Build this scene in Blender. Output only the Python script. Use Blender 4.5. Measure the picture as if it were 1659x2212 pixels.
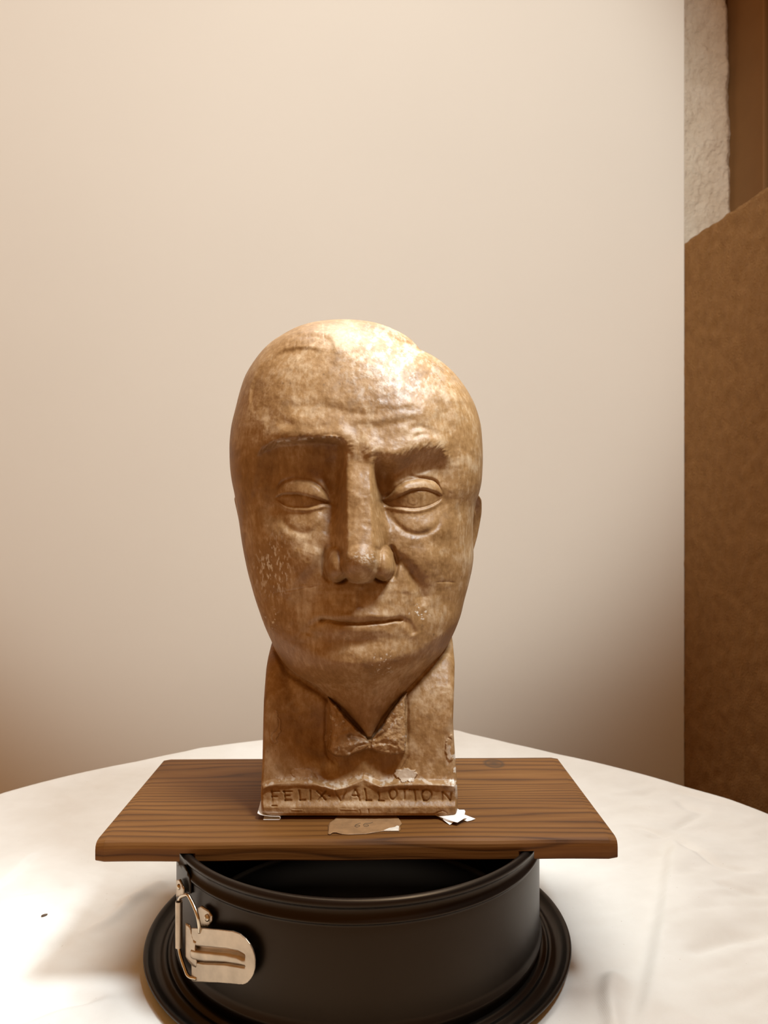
import bpy, bmesh, math, random
import numpy as np
from mathutils import Vector, Matrix

random.seed(7)
rng = np.random.default_rng(11)
for o in list(bpy.data.objects):
    bpy.data.objects.remove(o)
scene = bpy.context.scene
col = scene.collection

# ------------------------------------------------------------------ camera
F = 1650.0            # focal length in pixels of the 1659 x 2212 frame
CX, CY = 829.5, 1106.0
ZC = 1.034            # camera height above the floor
cam_d = bpy.data.cameras.new('camera')
cam = bpy.data.objects.new('camera', cam_d)
col.objects.link(cam)
cam.location = (0, 0, ZC)
cam.rotation_euler = (math.pi / 2, 0, 0)
cam_d.sensor_fit = 'VERTICAL'
cam_d.sensor_height = 36.0
cam_d.lens = 36.0 * F / 2212.0
cam_d.clip_start = 0.01
cam_d.dof.use_dof = True
cam_d.dof.focus_distance = 0.475
cam_d.dof.aperture_fstop = 16.0
scene.camera = cam

# ------------------------------------------------------------------ world + lights + exposure
world = bpy.data.worlds.new('world')
scene.world = world
world.use_nodes = True
bgn = world.node_tree.nodes['Background']
bgn.inputs[0].default_value = (1.0, 0.465, 0.125, 1)
bgn.inputs[1].default_value = 0.40

def area(name, loc, target, size, power, color):
    d = bpy.data.lights.new(name, 'AREA')
    d.shape = 'DISK'
    d.size = size
    d.energy = power
    d.color = color
    o = bpy.data.objects.new(name, d)
    col.objects.link(o)
    o.location = (loc[0], loc[1], ZC + loc[2])
    v = Vector(target) - Vector(loc)
    o.rotation_euler = v.to_track_quat('-Z', 'Y').to_euler()
    return o

def spot(name, loc, target, half_deg, blend, radius, power, color):
    d = bpy.data.lights.new(name, 'SPOT')
    d.spot_size = math.radians(2 * half_deg)
    d.spot_blend = blend
    d.shadow_soft_size = radius
    d.energy = power
    d.color = color
    o = bpy.data.objects.new(name, d)
    col.objects.link(o)
    o.location = (loc[0], loc[1], ZC + loc[2])
    v = Vector(target) - Vector(loc)
    o.rotation_euler = v.to_track_quat('-Z', 'Y').to_euler()
    return o

COOL = (0.80, 0.92, 1.0)
SOFT = (0.86, 0.93, 0.95)
spot('overhead_lamp', (0.07, 0.96, 1.15), (0.04, 0.66, -0.284), 27, 0.6, 0.55, 128.0, SOFT)
spot('bust_lamp', (0.25, 0.30, 0.56), (0.0, 0.48, 0.03), 21, 1.0, 0.09, 38.0, COOL)
spot('backdrop_lamp', (-0.05, -0.60, 1.10), (-0.16, 1.2, 0.50), 25, 0.42, 0.10, 120.0, (0.85, 0.92, 0.93))

vs = scene.view_settings
vs.view_transform = 'Standard'
vs.look = 'None'
vs.gamma = 1.0
vs.use_curve_mapping = False
vs.exposure = 0.0

# ------------------------------------------------------------------ helpers
def tag(o, label=None, cat=None, group=None, kind=None):
    if label: o['label'] = label
    if cat: o['category'] = cat
    if group: o['group'] = group
    if kind: o['kind'] = kind
    return o

def empty(name, loc):
    """loc is camera relative"""
    o = bpy.data.objects.new(name, None)
    o.empty_display_size = 0.02
    col.objects.link(o)
    o.location = (loc[0], loc[1], loc[2] + ZC)
    return o

def link_mesh(name, me, mat, parent=None, smooth=True):
    o = bpy.data.objects.new(name, me)
    col.objects.link(o)
    if mat is not None:
        me.materials.append(mat)
    if smooth:
        me.polygons.foreach_set('use_smooth', np.ones(len(me.polygons), dtype=bool))
    if parent is not None:
        o.parent = parent
        o.matrix_parent_inverse = Matrix.Identity(4)
        o.location = -parent.location if parent.parent is None else Vector((0, 0, 0))
    return o

def mesh_np(name, V, faces, mat, parent=None, smooth=True):
    """V camera-relative Nx3 array; faces list or Mx4 array"""
    V = np.asarray(V, dtype=np.float64).copy()
    V[:, 2] += ZC
    me = bpy.data.meshes.new(name)
    if isinstance(faces, np.ndarray):
        n, k = faces.shape
        me.vertices.add(len(V))
        me.vertices.foreach_set('co', V.astype(np.float32).ravel())
        me.loops.add(n * k)
        me.loops.foreach_set('vertex_index', faces.astype(np.int32).ravel())
        me.polygons.add(n)
        me.polygons.foreach_set('loop_start', np.arange(0, n * k, k, dtype=np.int32))
        me.polygons.foreach_set('loop_total', np.full(n, k, dtype=np.int32))
        me.update(calc_edges=True)
    else:
        me.from_pydata([tuple(v) for v in V], [], faces)
        me.update()
    me.validate()
    return link_mesh(name, me, mat, parent, smooth)

def bm_obj(name, bm, mat, parent=None, smooth=False):
    bmesh.ops.translate(bm, verts=bm.verts, vec=(0, 0, ZC))
    bmesh.ops.recalc_face_normals(bm, faces=bm.faces)
    me = bpy.data.meshes.new(name)
    bm.to_mesh(me)
    bm.free()
    return link_mesh(name, me, mat, parent, smooth)

def grid_faces(nr, nc, wrap=False):
    r = np.arange(nr - 1)[:, None]
    cN = nc if wrap else nc - 1
    c = np.arange(cN)[None, :]
    c2 = (c + 1) % nc
    a = r * nc + c
    b = r * nc + c2
    d = (r + 1) * nc + c
    e = (r + 1) * nc + c2
    return np.stack([a, b, e, d], axis=-1).reshape(-1, 4)

def box(bm, x0, x1, y0, y1, z0, z1):
    vs_ = [bm.verts.new(p) for p in ((x0, y0, z0), (x1, y0, z0), (x1, y1, z0), (x0, y1, z0),
                                      (x0, y0, z1), (x1, y0, z1), (x1, y1, z1), (x0, y1, z1))]
    for f in ((0, 3, 2, 1), (4, 5, 6, 7), (0, 1, 5, 4), (1, 2, 6, 5), (2, 3, 7, 6), (3, 0, 4, 7)):
        bm.faces.new([vs_[i] for i in f])
    return vs_

def bevel_all(bm, w, seg=2):
    bmesh.ops.bevel(bm, geom=list(bm.edges), offset=w, segments=seg, affect='EDGES', profile=0.5)

def at(px, py, d):
    return np.array([(px - CX) * d / F, d, (CY - py) * d / F])

def on_plane(px, py, z):
    d = z * F / (CY - py)
    return np.array([(px - CX) * d / F, d, z])

def sstep(a, b, x):
    t = np.clip((x - a) / (b - a), 0, 1)
    return t * t * (3 - 2 * t)

def interp(x, pts):
    p = np.array(sorted(pts))
    return np.interp(x, p[:, 0], p[:, 1])

def pchip(x, pts):
    """monotone cubic interpolation"""
    p = np.array(sorted(pts), dtype=float)
    X, Y = p[:, 0], p[:, 1]
    h = np.diff(X)
    dl = np.diff(Y) / h
    m = np.zeros_like(Y)
    for i in range(1, len(X) - 1):
        if dl[i - 1] * dl[i] > 0:
            w1 = 2 * h[i] + h[i - 1]
            w2 = h[i] + 2 * h[i - 1]
            m[i] = (w1 + w2) / (w1 / dl[i - 1] + w2 / dl[i])
    m[0], m[-1] = dl[0], dl[-1]
    x = np.clip(x, X[0], X[-1])
    i = np.clip(np.searchsorted(X, x) - 1, 0, len(X) - 2)
    t = (x - X[i]) / h[i]
    h00 = 2 * t**3 - 3 * t**2 + 1
    h10 = t**3 - 2 * t**2 + t
    h01 = -2 * t**3 + 3 * t**2
    h11 = t**3 - t**2
    return h00 * Y[i] + h10 * h[i] * m[i] + h01 * Y[i + 1] + h11 * h[i] * m[i + 1]

def catmull(pts, n=6):
    P = [np.array(p, float) for p in pts]
    P = [2 * P[0] - P[1]] + P + [2 * P[-1] - P[-2]]
    out = []
    for i in range(1, len(P) - 2):
        for k in range(n):
            t = k / n
            out.append(0.5 * (2 * P[i] + (P[i + 1] - P[i - 1]) * t + (2 * P[i - 1] - 5 * P[i] + 4 * P[i + 1] - P[i + 2]) * t * t
                              + (3 * P[i] - P[i - 1] - 3 * P[i + 1] + P[i + 2]) * t**3))
    out.append(P[-2])
    return np.array(out)

def poly_dist(px, py, poly):
    """distance, signed side (+ = right of travel in image axes), arclength fraction"""
    best = np.full(px.shape, 1e9)
    side = np.zeros(px.shape)
    frac = np.zeros(px.shape)
    seg = np.hypot(*np.diff(poly, axis=0).T)
    tot = seg.sum()
    acc = 0.0
    for i in range(len(poly) - 1):
        a, b = poly[i], poly[i + 1]
        L2 = max(seg[i]**2, 1e-9)
        t = np.clip(((px - a[0]) * (b[0] - a[0]) + (py - a[1]) * (b[1] - a[1])) / L2, 0, 1)
        dx = px - (a[0] + t * (b[0] - a[0]))
        dy = py - (a[1] + t * (b[1] - a[1]))
        dd = np.hypot(dx, dy)
        s = (b[0] - a[0]) * dy - (b[1] - a[1]) * dx
        m = dd < best
        best = np.where(m, dd, best)
        side = np.where(m, np.sign(s), side)
        frac = np.where(m, (acc + t * seg[i]) / tot, frac)
        acc += seg[i]
    return best, side, frac

def near(px, py, poly, pad):
    return ((px > poly[:, 0].min() - pad) & (px < poly[:, 0].max() + pad)
            & (py > poly[:, 1].min() - pad) & (py < poly[:, 1].max() + pad))

def crease(D, px, py, pts, depth, sig, taper=0.15, n=6):
    poly = catmull(pts, n)
    m = near(px, py, poly, sig * 4)
    if not m.any(): return
    d, s, f = poly_dist(px[m], py[m], poly)
    tp = np.minimum(1, np.minimum(f, 1 - f) / max(taper, 1e-3))
    D[m] -= depth * np.exp(-(d / sig)**2) * np.clip(tp, 0.0, 1)

def step_line(D, px, py, pts, hgt, edge, decay, taper=0.12, n=6):
    """raise the + side (right of travel, image axes) by hgt with a soft edge, fading out over decay"""
    poly = catmull(pts, n)
    m = near(px, py, poly, decay * 2.5)
    if not m.any(): return
    d, s, f = poly_dist(px[m], py[m], poly)
    sd = d * s
    tp = np.clip(np.minimum(f, 1 - f) / max(taper, 1e-3), 0, 1)
    D[m] += hgt * tp * sstep(-edge, edge, sd) * np.exp(-(np.maximum(sd, 0) / decay)**2)

def gauss(px, py, cx, cy, rx, ry, rot=0.0, p=2.0):
    c, s = math.cos(rot), math.sin(rot)
    u = ((px - cx) * c + (py - cy) * s) / rx
    v = (-(px - cx) * s + (py - cy) * c) / ry
    return np.exp(-(u * u + v * v)**(p / 2))

_lat = rng.random((256, 256))
def vnoise(x, y):
    xi = np.floor(x).astype(int)
    yi = np.floor(y).astype(int)
    fx = x - xi
    fy = y - yi
    fx = fx * fx * (3 - 2 * fx)
    fy = fy * fy * (3 - 2 * fy)
    g = lambda i, j: _lat[i % 256, j % 256]
    return ((g(xi, yi) * (1 - fx) + g(xi + 1, yi) * fx) * (1 - fy)
            + (g(xi, yi + 1) * (1 - fx) + g(xi + 1, yi + 1) * fx) * fy) * 2 - 1

def fbm(x, y, o=4):
    s = 0
    a = 1.0
    for k in range(o):
        c_, s_ = math.cos(0.6 + 1.1 * k), math.sin(0.6 + 1.1 * k)
        s = s + a * vnoise((x * c_ + y * s_) * 2**k + 17.3 * k, (y * c_ - x * s_) * 2**k + 31.7 * k)
        a *= 0.5
    return s

def in_poly(px, py, poly):
    r = np.zeros(px.shape, bool)
    n = len(poly)
    for i in range(n):
        x0, y0 = poly[i]
        x1, y1 = poly[(i + 1) % n]
        c = ((y0 > py) != (y1 > py)) & (px < (x1 - x0) * (py - y0) / (y1 - y0 + 1e-12) + x0)
        r ^= c
    return r

# ------------------------------------------------------------------ materials
class NT:
    def __init__(self, name):
        self.m = bpy.data.materials.new(name)
        self.m.use_nodes = True
        self.t = self.m.node_tree
        self.b = self.t.nodes['Principled BSDF']
    def n(self, typ, **kw):
        nd = self.t.nodes.new(typ)
        for k, v in kw.items():
            if k.startswith('i_'):
                key = k[2:]
                key = int(key) if key.isdigit() else key
                nd.inputs[key].default_value = v
            else:
                setattr(nd, k, v)
        return nd
    def l(self, a, b):
        self.t.links.new(a, b)
    def pos(self, scale=(1, 1, 1), rot=(0, 0, 0)):
        g = self.n('ShaderNodeNewGeometry')
        mp = self.n('ShaderNodeMapping')
        mp.inputs['Scale'].default_value = scale
        mp.inputs['Rotation'].default_value = rot
        self.l(g.outputs['Position'], mp.inputs['Vector'])
        return mp.outputs['Vector']
    def noise(self, vec, scale, detail=4, rough=0.55, dist=0.0):
        nd = self.n('ShaderNodeTexNoise')
        nd.inputs['Scale'].default_value = scale
        nd.inputs['Detail'].default_value = detail
        nd.inputs['Roughness'].default_value = rough
        nd.inputs['Distortion'].default_value = dist
        self.l(vec, nd.inputs['Vector'])
        return nd.outputs['Fac']
    def ramp(self, fac, stops):
        r = self.n('ShaderNodeValToRGB')
        cr = r.color_ramp
        while len(cr.elements) < len(stops):
            cr.elements.new(0.5)
        for e, (p, c) in zip(cr.elements, stops):
            e.position = p
            e.color = c if len(c) == 4 else (*c, 1)
        self.l(fac, r.inputs[0])
        return r.outputs[0]
    def mix(self, fac, a, b, mode='MIX'):
        nd = self.n('ShaderNodeMix', data_type='RGBA', blend_type=mode)
        for sock, v in ((nd.inputs[0], fac), (nd.inputs[6], a), (nd.inputs[7], b)):
            if hasattr(v, 'links') or hasattr(v, 'is_linked'):
                self.l(v, sock)
            elif isinstance(v, (int, float)):
                sock.default_value = v
            else:
                sock.default_value = (*v, 1)
        return nd.outputs[2]
    def math(self, op, a, b=0.0):
        nd = self.n('ShaderNodeMath', operation=op)
        for sock, v in ((nd.inputs[0], a), (nd.inputs[1], b)):
            if isinstance(v, (int, float)):
                sock.default_value = v
            else:
                self.l(v, sock)
        return nd.outputs[0]
    def bump(self, h, strength, dist, prev=None):
        nd = self.n('ShaderNodeBump')
        nd.inputs['Strength'].default_value = strength
        nd.inputs['Distance'].default_value = dist
        self.l(h, nd.inputs['Height'])
        if prev is not None:
            self.l(prev, nd.inputs['Normal'])
        return nd.outputs[0]
    def out(self, color=None, rough=None, metal=None, normal=None, spec=None, coat=None):
        for key, v in (('Base Color', color), ('Roughness', rough), ('Metallic', metal), ('Normal', normal),
                       ('Specular IOR Level', spec), ('Coat Weight', coat)):
            if v is None: continue
            s = self.b.inputs[key]
            if isinstance(v, (int, float)):
                s.default_value = v
            elif isinstance(v, tuple):
                s.default_value = (*v, 1)
            else:
                self.l(v, s)
        return self.m

def mat_bust():
    k = NT('patinated_plaster')
    p = k.pos()
    n1 = k.noise(p, 26, 7, 0.62, 0.6)
    n2 = k.noise(p, 150, 5, 0.65)
    n3 = k.noise(k.pos((1, 1, 0.35)), 420, 3, 0.6)
    mot = k.math('ADD', k.math('MULTIPLY', n1, 0.52), k.math('ADD', k.math('MULTIPLY', n2, 0.26), k.math('MULTIPLY', n3, 0.22)))
    c = k.ramp(mot, [(0.36, (0.195, 0.090, 0.025)), (0.50, (0.330, 0.176, 0.066)), (0.64, (0.535, 0.366, 0.210))])
    # fine dark specks
    v = k.n('ShaderNodeTexVoronoi')
    v.inputs['Scale'].default_value = 260
    k.l(p, v.inputs['Vector'])
    sp = k.math('MULTIPLY', k.math('LESS_THAN', v.outputs['Distance'], 0.10), k.math('GREATER_THAN', k.noise(p, 60, 2), 0.62))
    c = k.mix(k.math('MULTIPLY', sp, 0.6), c, (0.12, 0.06, 0.025))
    at_ = k.n('ShaderNodeAttribute', attribute_name='wear')
    w = k.math('MULTIPLY', at_.outputs['Fac'], 1.0)
    c = k.mix(w, c, (0.80, 0.72, 0.60))
    at2 = k.n('ShaderNodeAttribute', attribute_name='stain')
    c = k.mix(at2.outputs['Fac'], c, (0.16, 0.085, 0.036))
    fine = k.noise(p, 900, 4, 0.6)
    med = k.noise(p, 220, 5, 0.6)
    scr = k.noise(k.pos((1, 1, 0.12), (0.5, 0.9, 0.2)), 600, 2, 0.5)
    nb = k.bump(med, 0.22, 0.0006)
    nb = k.bump(fine, 0.20, 0.0003, nb)
    nb = k.bump(scr, 0.20, 0.0003, nb)
    r = k.math('ADD', 0.36, k.math('MULTIPLY', n2, 0.28))
    return k.out(c, r, 0.0, nb, 0.42)

def mat_wood():
    k = NT('stained_fir')
    # the rings run along x; colour varies across y and z
    warp = k.noise(k.pos((0.7, 5, 5)), 4.0, 3, 0.5)
    g = k.n('ShaderNodeNewGeometry')
    sx = k.n('ShaderNodeSeparateXYZ')
    k.l(g.outputs['Position'], sx.inputs[0])
    # distance from a pith line lying well below the board -> flat-sawn rings
    yy = k.math('SUBTRACT', sx.outputs['Y'], 0.820)
    zz = k.math('SUBTRACT', sx.outputs['Z'], ZC - 0.460)
    rr = k.math('SQRT', k.math('ADD', k.math('MULTIPLY', yy, yy), k.math('MULTIPLY', zz, zz)))
    ph = k.math('ADD', k.math('ADD', k.math('MULTIPLY', rr, 200.0), k.math('MULTIPLY', k.math('SINE', k.math('MULTIPLY', rr, 95.0)), 1.1)), k.math('ADD', k.math('MULTIPLY', warp, 4.5), k.math('MULTIPLY', sx.outputs['X'], 2.0)))
    saw = k.math('FRACT', ph)
    line = k.ramp(saw, [(0.0, (0.16,) * 3), (0.12, (0.45,) * 3), (0.45, (0.72,) * 3), (0.80, (0.55,) * 3), (0.93, (0.05,) * 3), (1.0, (0.08,) * 3)])
    fib = k.noise(k.pos((5, 220, 220)), 3.0, 5, 0.65)
    tone = k.noise(k.pos((3, 14, 14)), 3.0, 4, 0.55)
    lw = k.ramp(k.noise(k.pos((2.2, 16, 16)), 3.0, 3, 0.6), [(0.3, (0.0,) * 3), (0.7, (0.5,) * 3)])
    line = k.mix(lw, line, (0.5, 0.5, 0.5))
    f = k.math('ADD', k.math('MULTIPLY', line, 0.60), k.math('ADD', k.math('MULTIPLY', fib, 0.30), k.math('MULTIPLY', tone, 0.30)))
    c = k.ramp(f, [(0.25, (0.030, 0.0115, 0.003)), (0.45, (0.105, 0.038, 0.007)), (0.66, (0.170, 0.066, 0.013)), (0.90, (0.260, 0.116, 0.032))])
    # knot near the back right
    kp = at(1067, 1652, 0.589)
    dv = k.n('ShaderNodeVectorMath', operation='SUBTRACT')
    k.l(g.outputs['Position'], dv.inputs[0])
    dv.inputs[1].default_value = (kp[0], kp[1], kp[2] + ZC)
    ml = k.n('ShaderNodeVectorMath', operation='MULTIPLY')
    k.l(dv.outputs[0], ml.inputs[0])
    ml.inputs[1].default_value = (200, 150, 150)
    ln = k.n('ShaderNodeVectorMath', operation='LENGTH')
    k.l(ml.outputs[0], ln.inputs[0])
    kn = k.ramp(k.math('MULTIPLY', ln.outputs['Value'], 0.5), [(0.0, (0.9,) * 3), (0.5, (0.35,) * 3), (0.66, (0.8,) * 3), (0.9, (0.0,) * 3)])
    c = k.mix(kn, c, (0.05, 0.026, 0.012))
    nb = k.bump(fib, 0.30, 0.0006)
    nb = k.bump(line, 0.35, 0.0006, nb)
    return k.out(c, 0.62, 0.0, nb, 0.22)

def mat_cloth():
    k = NT('cotton_cloth')
    p = k.pos()
    n = k.noise(p, 30, 4)
    c = k.ramp(n, [(0.3, (0.80, 0.755, 0.685)), (0.7, (0.85, 0.81, 0.745))])
    w1 = k.n('ShaderNodeTexWave', wave_type='BANDS', bands_direction='X')
    w1.inputs['Scale'].default_value = 420
    w1.inputs['Distortion'].default_value = 0.6
    w2 = k.n('ShaderNodeTexWave', wave_type='BANDS', bands_direction='Y')
    w2.inputs['Scale'].default_value = 420
    w2.inputs['Distortion'].default_value = 0.6
    k.l(p, w1.inputs['Vector'])
    k.l(p, w2.inputs['Vector'])
    h = k.math('ADD', w1.outputs['Fac'], w2.outputs['Fac'])
    nb = k.bump(h, 0.12, 0.0003)
    sp = k.math('GREATER_THAN', k.noise(p, 330, 2), 0.76)
    c = k.mix(k.math('MULTIPLY', sp, 0.35), c, (0.45, 0.33, 0.22))
    k.b.inputs['Sheen Weight'].default_value = 0.1
    return k.out(c, 0.9, 0.0, nb, 0.2)

def mat_plain(name, c, rough=0.6, metal=0.0, nscale=40, var=0.12, bump=0.0, bscale=200, bdist=0.001, spec=0.5):
    k = NT(name)
    p = k.pos()
    n = k.noise(p, nscale, 4)
    lo = tuple(v * (1 - var) for v in c)
    hi = tuple(min(1, v * (1 + var)) for v in c)
    cc = k.ramp(n, [(0.3, lo), (0.7, hi)])
    nb = k.bump(k.noise(p, bscale, 4, 0.6), bump, bdist) if bump else None
    return k.out(cc, rough, metal, nb, spec)

def mat_pan():
    k = NT('nonstick_black')
    p = k.pos()
    c = k.ramp(k.noise(p, 30, 4), [(0.3, (0.0052, 0.0046, 0.0040)), (0.7, (0.0066, 0.0058, 0.0050))])
    nb = k.bump(k.noise(p, 1500, 3), 0.10, 0.0002)
    k.b.inputs['Specular Tint'].default_value = (1.0, 0.62, 0.34, 1)
    return k.out(c, 0.36, 0.0, nb, 0.34)

def mat_rough_wall(name, lo, hi, scale, dist, strength):
    k = NT(name)
    p = k.pos()
    n1 = k.noise(p, scale, 6, 0.6, 0.3)
    n2 = k.noise(p, scale * 0.2, 4, 0.5)
    h = k.math('ADD', k.math('MULTIPLY', n1, 0.7), k.math('MULTIPLY', n2, 0.5))
    c = k.ramp(n2, [(0.3, lo), (0.7, hi)])
    nb = k.bump(h, strength, dist)
    return k.out(c, 0.9, 0.0, nb, 0.2)

M = {}
M['bust'] = mat_bust()
M['wood'] = mat_wood()
M['cloth'] = mat_cloth()
M['pan'] = mat_pan()
M['steel'] = mat_plain('zinc_plated_steel', (0.52, 0.40, 0.285), 0.36, 0.9, 90, 0.16, 0.08, 300, 0.0004)
M['wire'] = mat_plain('bright_wire', (0.62, 0.50, 0.36), 0.22, 1.0, 60, 0.1)
M['paper'] = mat_plain('white_paper', (0.84, 0.80, 0.74), 0.8, 0.0, 200, 0.04, 0.1, 500, 0.0003, 0.3)
M['tape'] = mat_plain('kraft_tape', (0.29, 0.155, 0.066), 0.55, 0.0, 160, 0.18, 0.25, 700, 0.0004, 0.4)
M['tape_back'] = mat_plain('torn_tape_fibre', (0.70, 0.60, 0.48), 0.8, 0.0, 300, 0.15, 0.3, 900, 0.0004, 0.3)
M['pencil'] = mat_plain('pencil_line', (0.07, 0.045, 0.025), 0.6, 0.0, 300, 0.2)
M['backdrop'] = mat_plain('smooth_backdrop', (0.77, 0.70, 0.61), 0.75, 0.0, 1.5, 0.02, 0.05, 500, 0.0003, 0.3)
M['plaster'] = mat_rough_wall('white_plaster', (0.74, 0.59, 0.43), (0.84, 0.70, 0.54), 110, 0.010, 0.8)
M['roughcast'] = mat_rough_wall('brown_roughcast', (0.34, 0.165, 0.052), (0.42, 0.212, 0.072), 330, 0.010, 1.0)
M['frame'] = mat_plain('brown_window_frame', (0.310, 0.165, 0.064), 0.6, 0.0, 20, 0.05, spec=0.2)
M['glass'] = mat_plain('dark_window_pane', (0.10, 0.055, 0.024), 0.12, 0.0, 10, 0.05)
M['floor'] = mat_plain('brown_floor', (0.22, 0.13, 0.07), 0.6, 0.0, 8, 0.15)
M['tabletop'] = mat_plain('table_wood', (0.30, 0.19, 0.10), 0.5, 0.0, 12, 0.2)
M['seed'] = mat_plain('seed_husk', (0.09, 0.045, 0.016), 0.6, 0.0, 300, 0.3)

# ------------------------------------------------------------------ the setting
ZT = -0.284           # top of the cloth, camera relative
bm = bmesh.new()
box(bm, -2.2, 2.2, -1.6, 2.0, -ZC - 0.05, -ZC)
tag(bm_obj('floor', bm, M['floor']), 'brown floor under the table', 'floor', kind='structure')

YB = 1.20             # backdrop plane
XR = (1479 - CX) / F * YB
SILL = (CY - 525) / F * YB
wdir = np.array([0.134, -1.0]); wdir /= np.linalg.norm(wdir)      # side wall, towards the camera
wnor = np.array([1.0, 0.134]); wnor /= np.linalg.norm(wnor)       # outwards through the wall
def wallp(t, off, z):
    p = np.array([XR, YB]) + wdir * t + wnor * off
    return np.array([p[0], p[1], z])

def slab(name, corners, z0, z1, mat, nz=1, parent=None, jitter=0.0, nseg=1):
    """prism on a ground polygon"""
    bm = bmesh.new()
    lo = [bm.verts.new((c[0], c[1], z0)) for c in corners]
    hi = [bm.verts.new((c[0], c[1], z1)) for c in corners]
    n = len(corners)
    bm.faces.new(lo[::-1]); bm.faces.new(hi)
    for i in range(n):
        bm.faces.new((lo[i], lo[(i + 1) % n], hi[(i + 1) % n], hi[i]))
    return bm_obj(name, bm, mat, parent)

# rough brown side wall up to the window sill: one fine grid on the room side so its edge is uneven
def rough_side_wall():
    nt, nz = 420, 260
    t = np.linspace(-0.28, 1.6, nt)
    z = np.linspace(-ZC, SILL, nz)
    T, Zg = np.meshgrid(t, z)
    nn = fbm(T * 90, Zg * 90, 4)
    off = -0.0012 * nn
    zz = Zg.copy()
    zz[-1] += 0.0016 * fbm(t * 120, t * 0, 3)
    V = np.empty((nz, nt, 3))
    V[..., 0] = XR + wdir[0] * T + wnor[0] * off
    V[..., 1] = YB + wdir[1] * T + wnor[1] * off
    V[..., 2] = zz
    faces = [grid_faces(nz, nt)]
    V = V.reshape(-1, 3)
    # top ledge and outer face
    top = (nz - 1) * nt + np.arange(nt)
    back = V[top] + np.array([wnor[0], wnor[1], 0]) * 0.16
    low = back.copy(); low[:, 2] = -ZC
    b0 = len(V)
    V = np.vstack([V, back, low])
    i = np.arange(nt - 1)
    faces.append(np.stack([top[i], top[i + 1], b0 + i + 1, b0 + i], 1))
    faces.append(np.stack([b0 + i, b0 + i + 1, b0 + nt + i + 1, b0 + nt + i], 1))
    return mesh_np('wall_right', V, np.vstack(faces), M['roughcast'])
tag(rough_side_wall(), 'brown roughcast side wall below the window sill', 'wall', kind='structure')

# white plaster window reveal (the far jamb) and back wall behind the backdrop
def reveal():
    nx, nz = 120, 420
    Y0 = 1.30
    x0 = XR - 0.06
    z = np.linspace(SILL - 0.12, 1.15, nz)
    u = np.linspace(0, 1, nx)
    U, Zg = np.meshgrid(u, z)
    edge = (1590 - CX) / F * Y0 - 0.012 * np.clip((Zg - SILL) / 0.45, -0.3, 1.4) + 0.0012 * fbm(Zg * 60, Zg * 0 + 3, 4)
    X = x0 + (edge - x0) * U
    rel = 0.004 * fbm(X * 14, Zg * 14, 3) + 0.0012 * fbm(X * 90, Zg * 60, 3)
    Y = Y0 + 0.134 * 0 + rel
    Y = Y + 0.012 * sstep(0.93, 1.0, U)**2
    V = np.stack([X, Y, Zg], -1).reshape(-1, 3)
    f = [grid_faces(nz, nx)]
    # side return into the wall, then back
    last = np.arange(nz) * nx + nx - 1
    ret = V[last] + np.array([0.004, 0.10, 0])
    first = np.arange(nz) * nx
    ret2 = V[first] + np.array([0, 0.10, 0])
    b0 = len(V)
    V = np.vstack([V, ret, ret2])
    i = np.arange(nz - 1)
    f.append(np.stack([last[i], b0 + i, b0 + i + 1, last[i + 1]], 1))
    f.append(np.stack([b0 + i, b0 + nz + i, b0 + nz + i + 1, b0 + i + 1], 1))
    return mesh_np('trim_1', V, np.vstack(f), M['plaster'])
tag(reveal(), 'uneven white plaster window reveal beside the brown frame', 'reveal', kind='structure')

bm = bmesh.new()
box(bm, -2.2, XR + 0.02, 1.42, 1.50, -ZC, 1.6)
tag(bm_obj('wall_back', bm, M['plaster']), 'plaster wall behind the backdrop', 'wall', kind='structure')

# window frame beyond the reveal
win = tag(empty('window_1', wallp(0.02, 0.2, SILL)), 'brown wooden window frame beyond the plaster reveal', 'window', kind='structure')
def wbox(name, t0, t1, o0, o1, z0, z1, mat):
    cs = [wallp(t0, o0, 0), wallp(t1, o0, 0), wallp(t1, o1, 0), wallp(t0, o1, 0)]
    o = slab(name, cs, z0, z1, mat, parent=win)
    md = o.modifiers.new('bevel', 'BEVEL'); md.width = 0.002; md.segments = 2
    return o
wbox('frame_stile', -0.105, -0.004, 0.136, 0.19, SILL + 0.001, 1.18, M['frame'])
wbox('frame_back', -0.22, -0.120, 0.085, 0.19, SILL + 0.001, 1.18, M['frame'])
wbox('sash_stile', 0.0, 0.075, 0.142, 0.18, SILL + 0.001, 1.18, M['frame'])
wbox('frame_sill_rail', 0.076, 0.9, 0.136, 0.19, SILL + 0.001, SILL + 0.06, M['frame'])
wbox('pane', 0.076, 0.9, 0.160, 0.164, SILL + 0.061, 1.18, M['glass'])

# smooth backdrop board standing behind the table
bm = bmesh.new()
box(bm, -1.25, XR, YB, YB + 0.012, -ZC, 1.35)
bevel_all(bm, 0.0015, 2)
tag(bm_obj('backdrop_board', bm, M['backdrop']), 'smooth cream backdrop board standing upright behind the cloth-covered table', 'backdrop')

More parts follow.
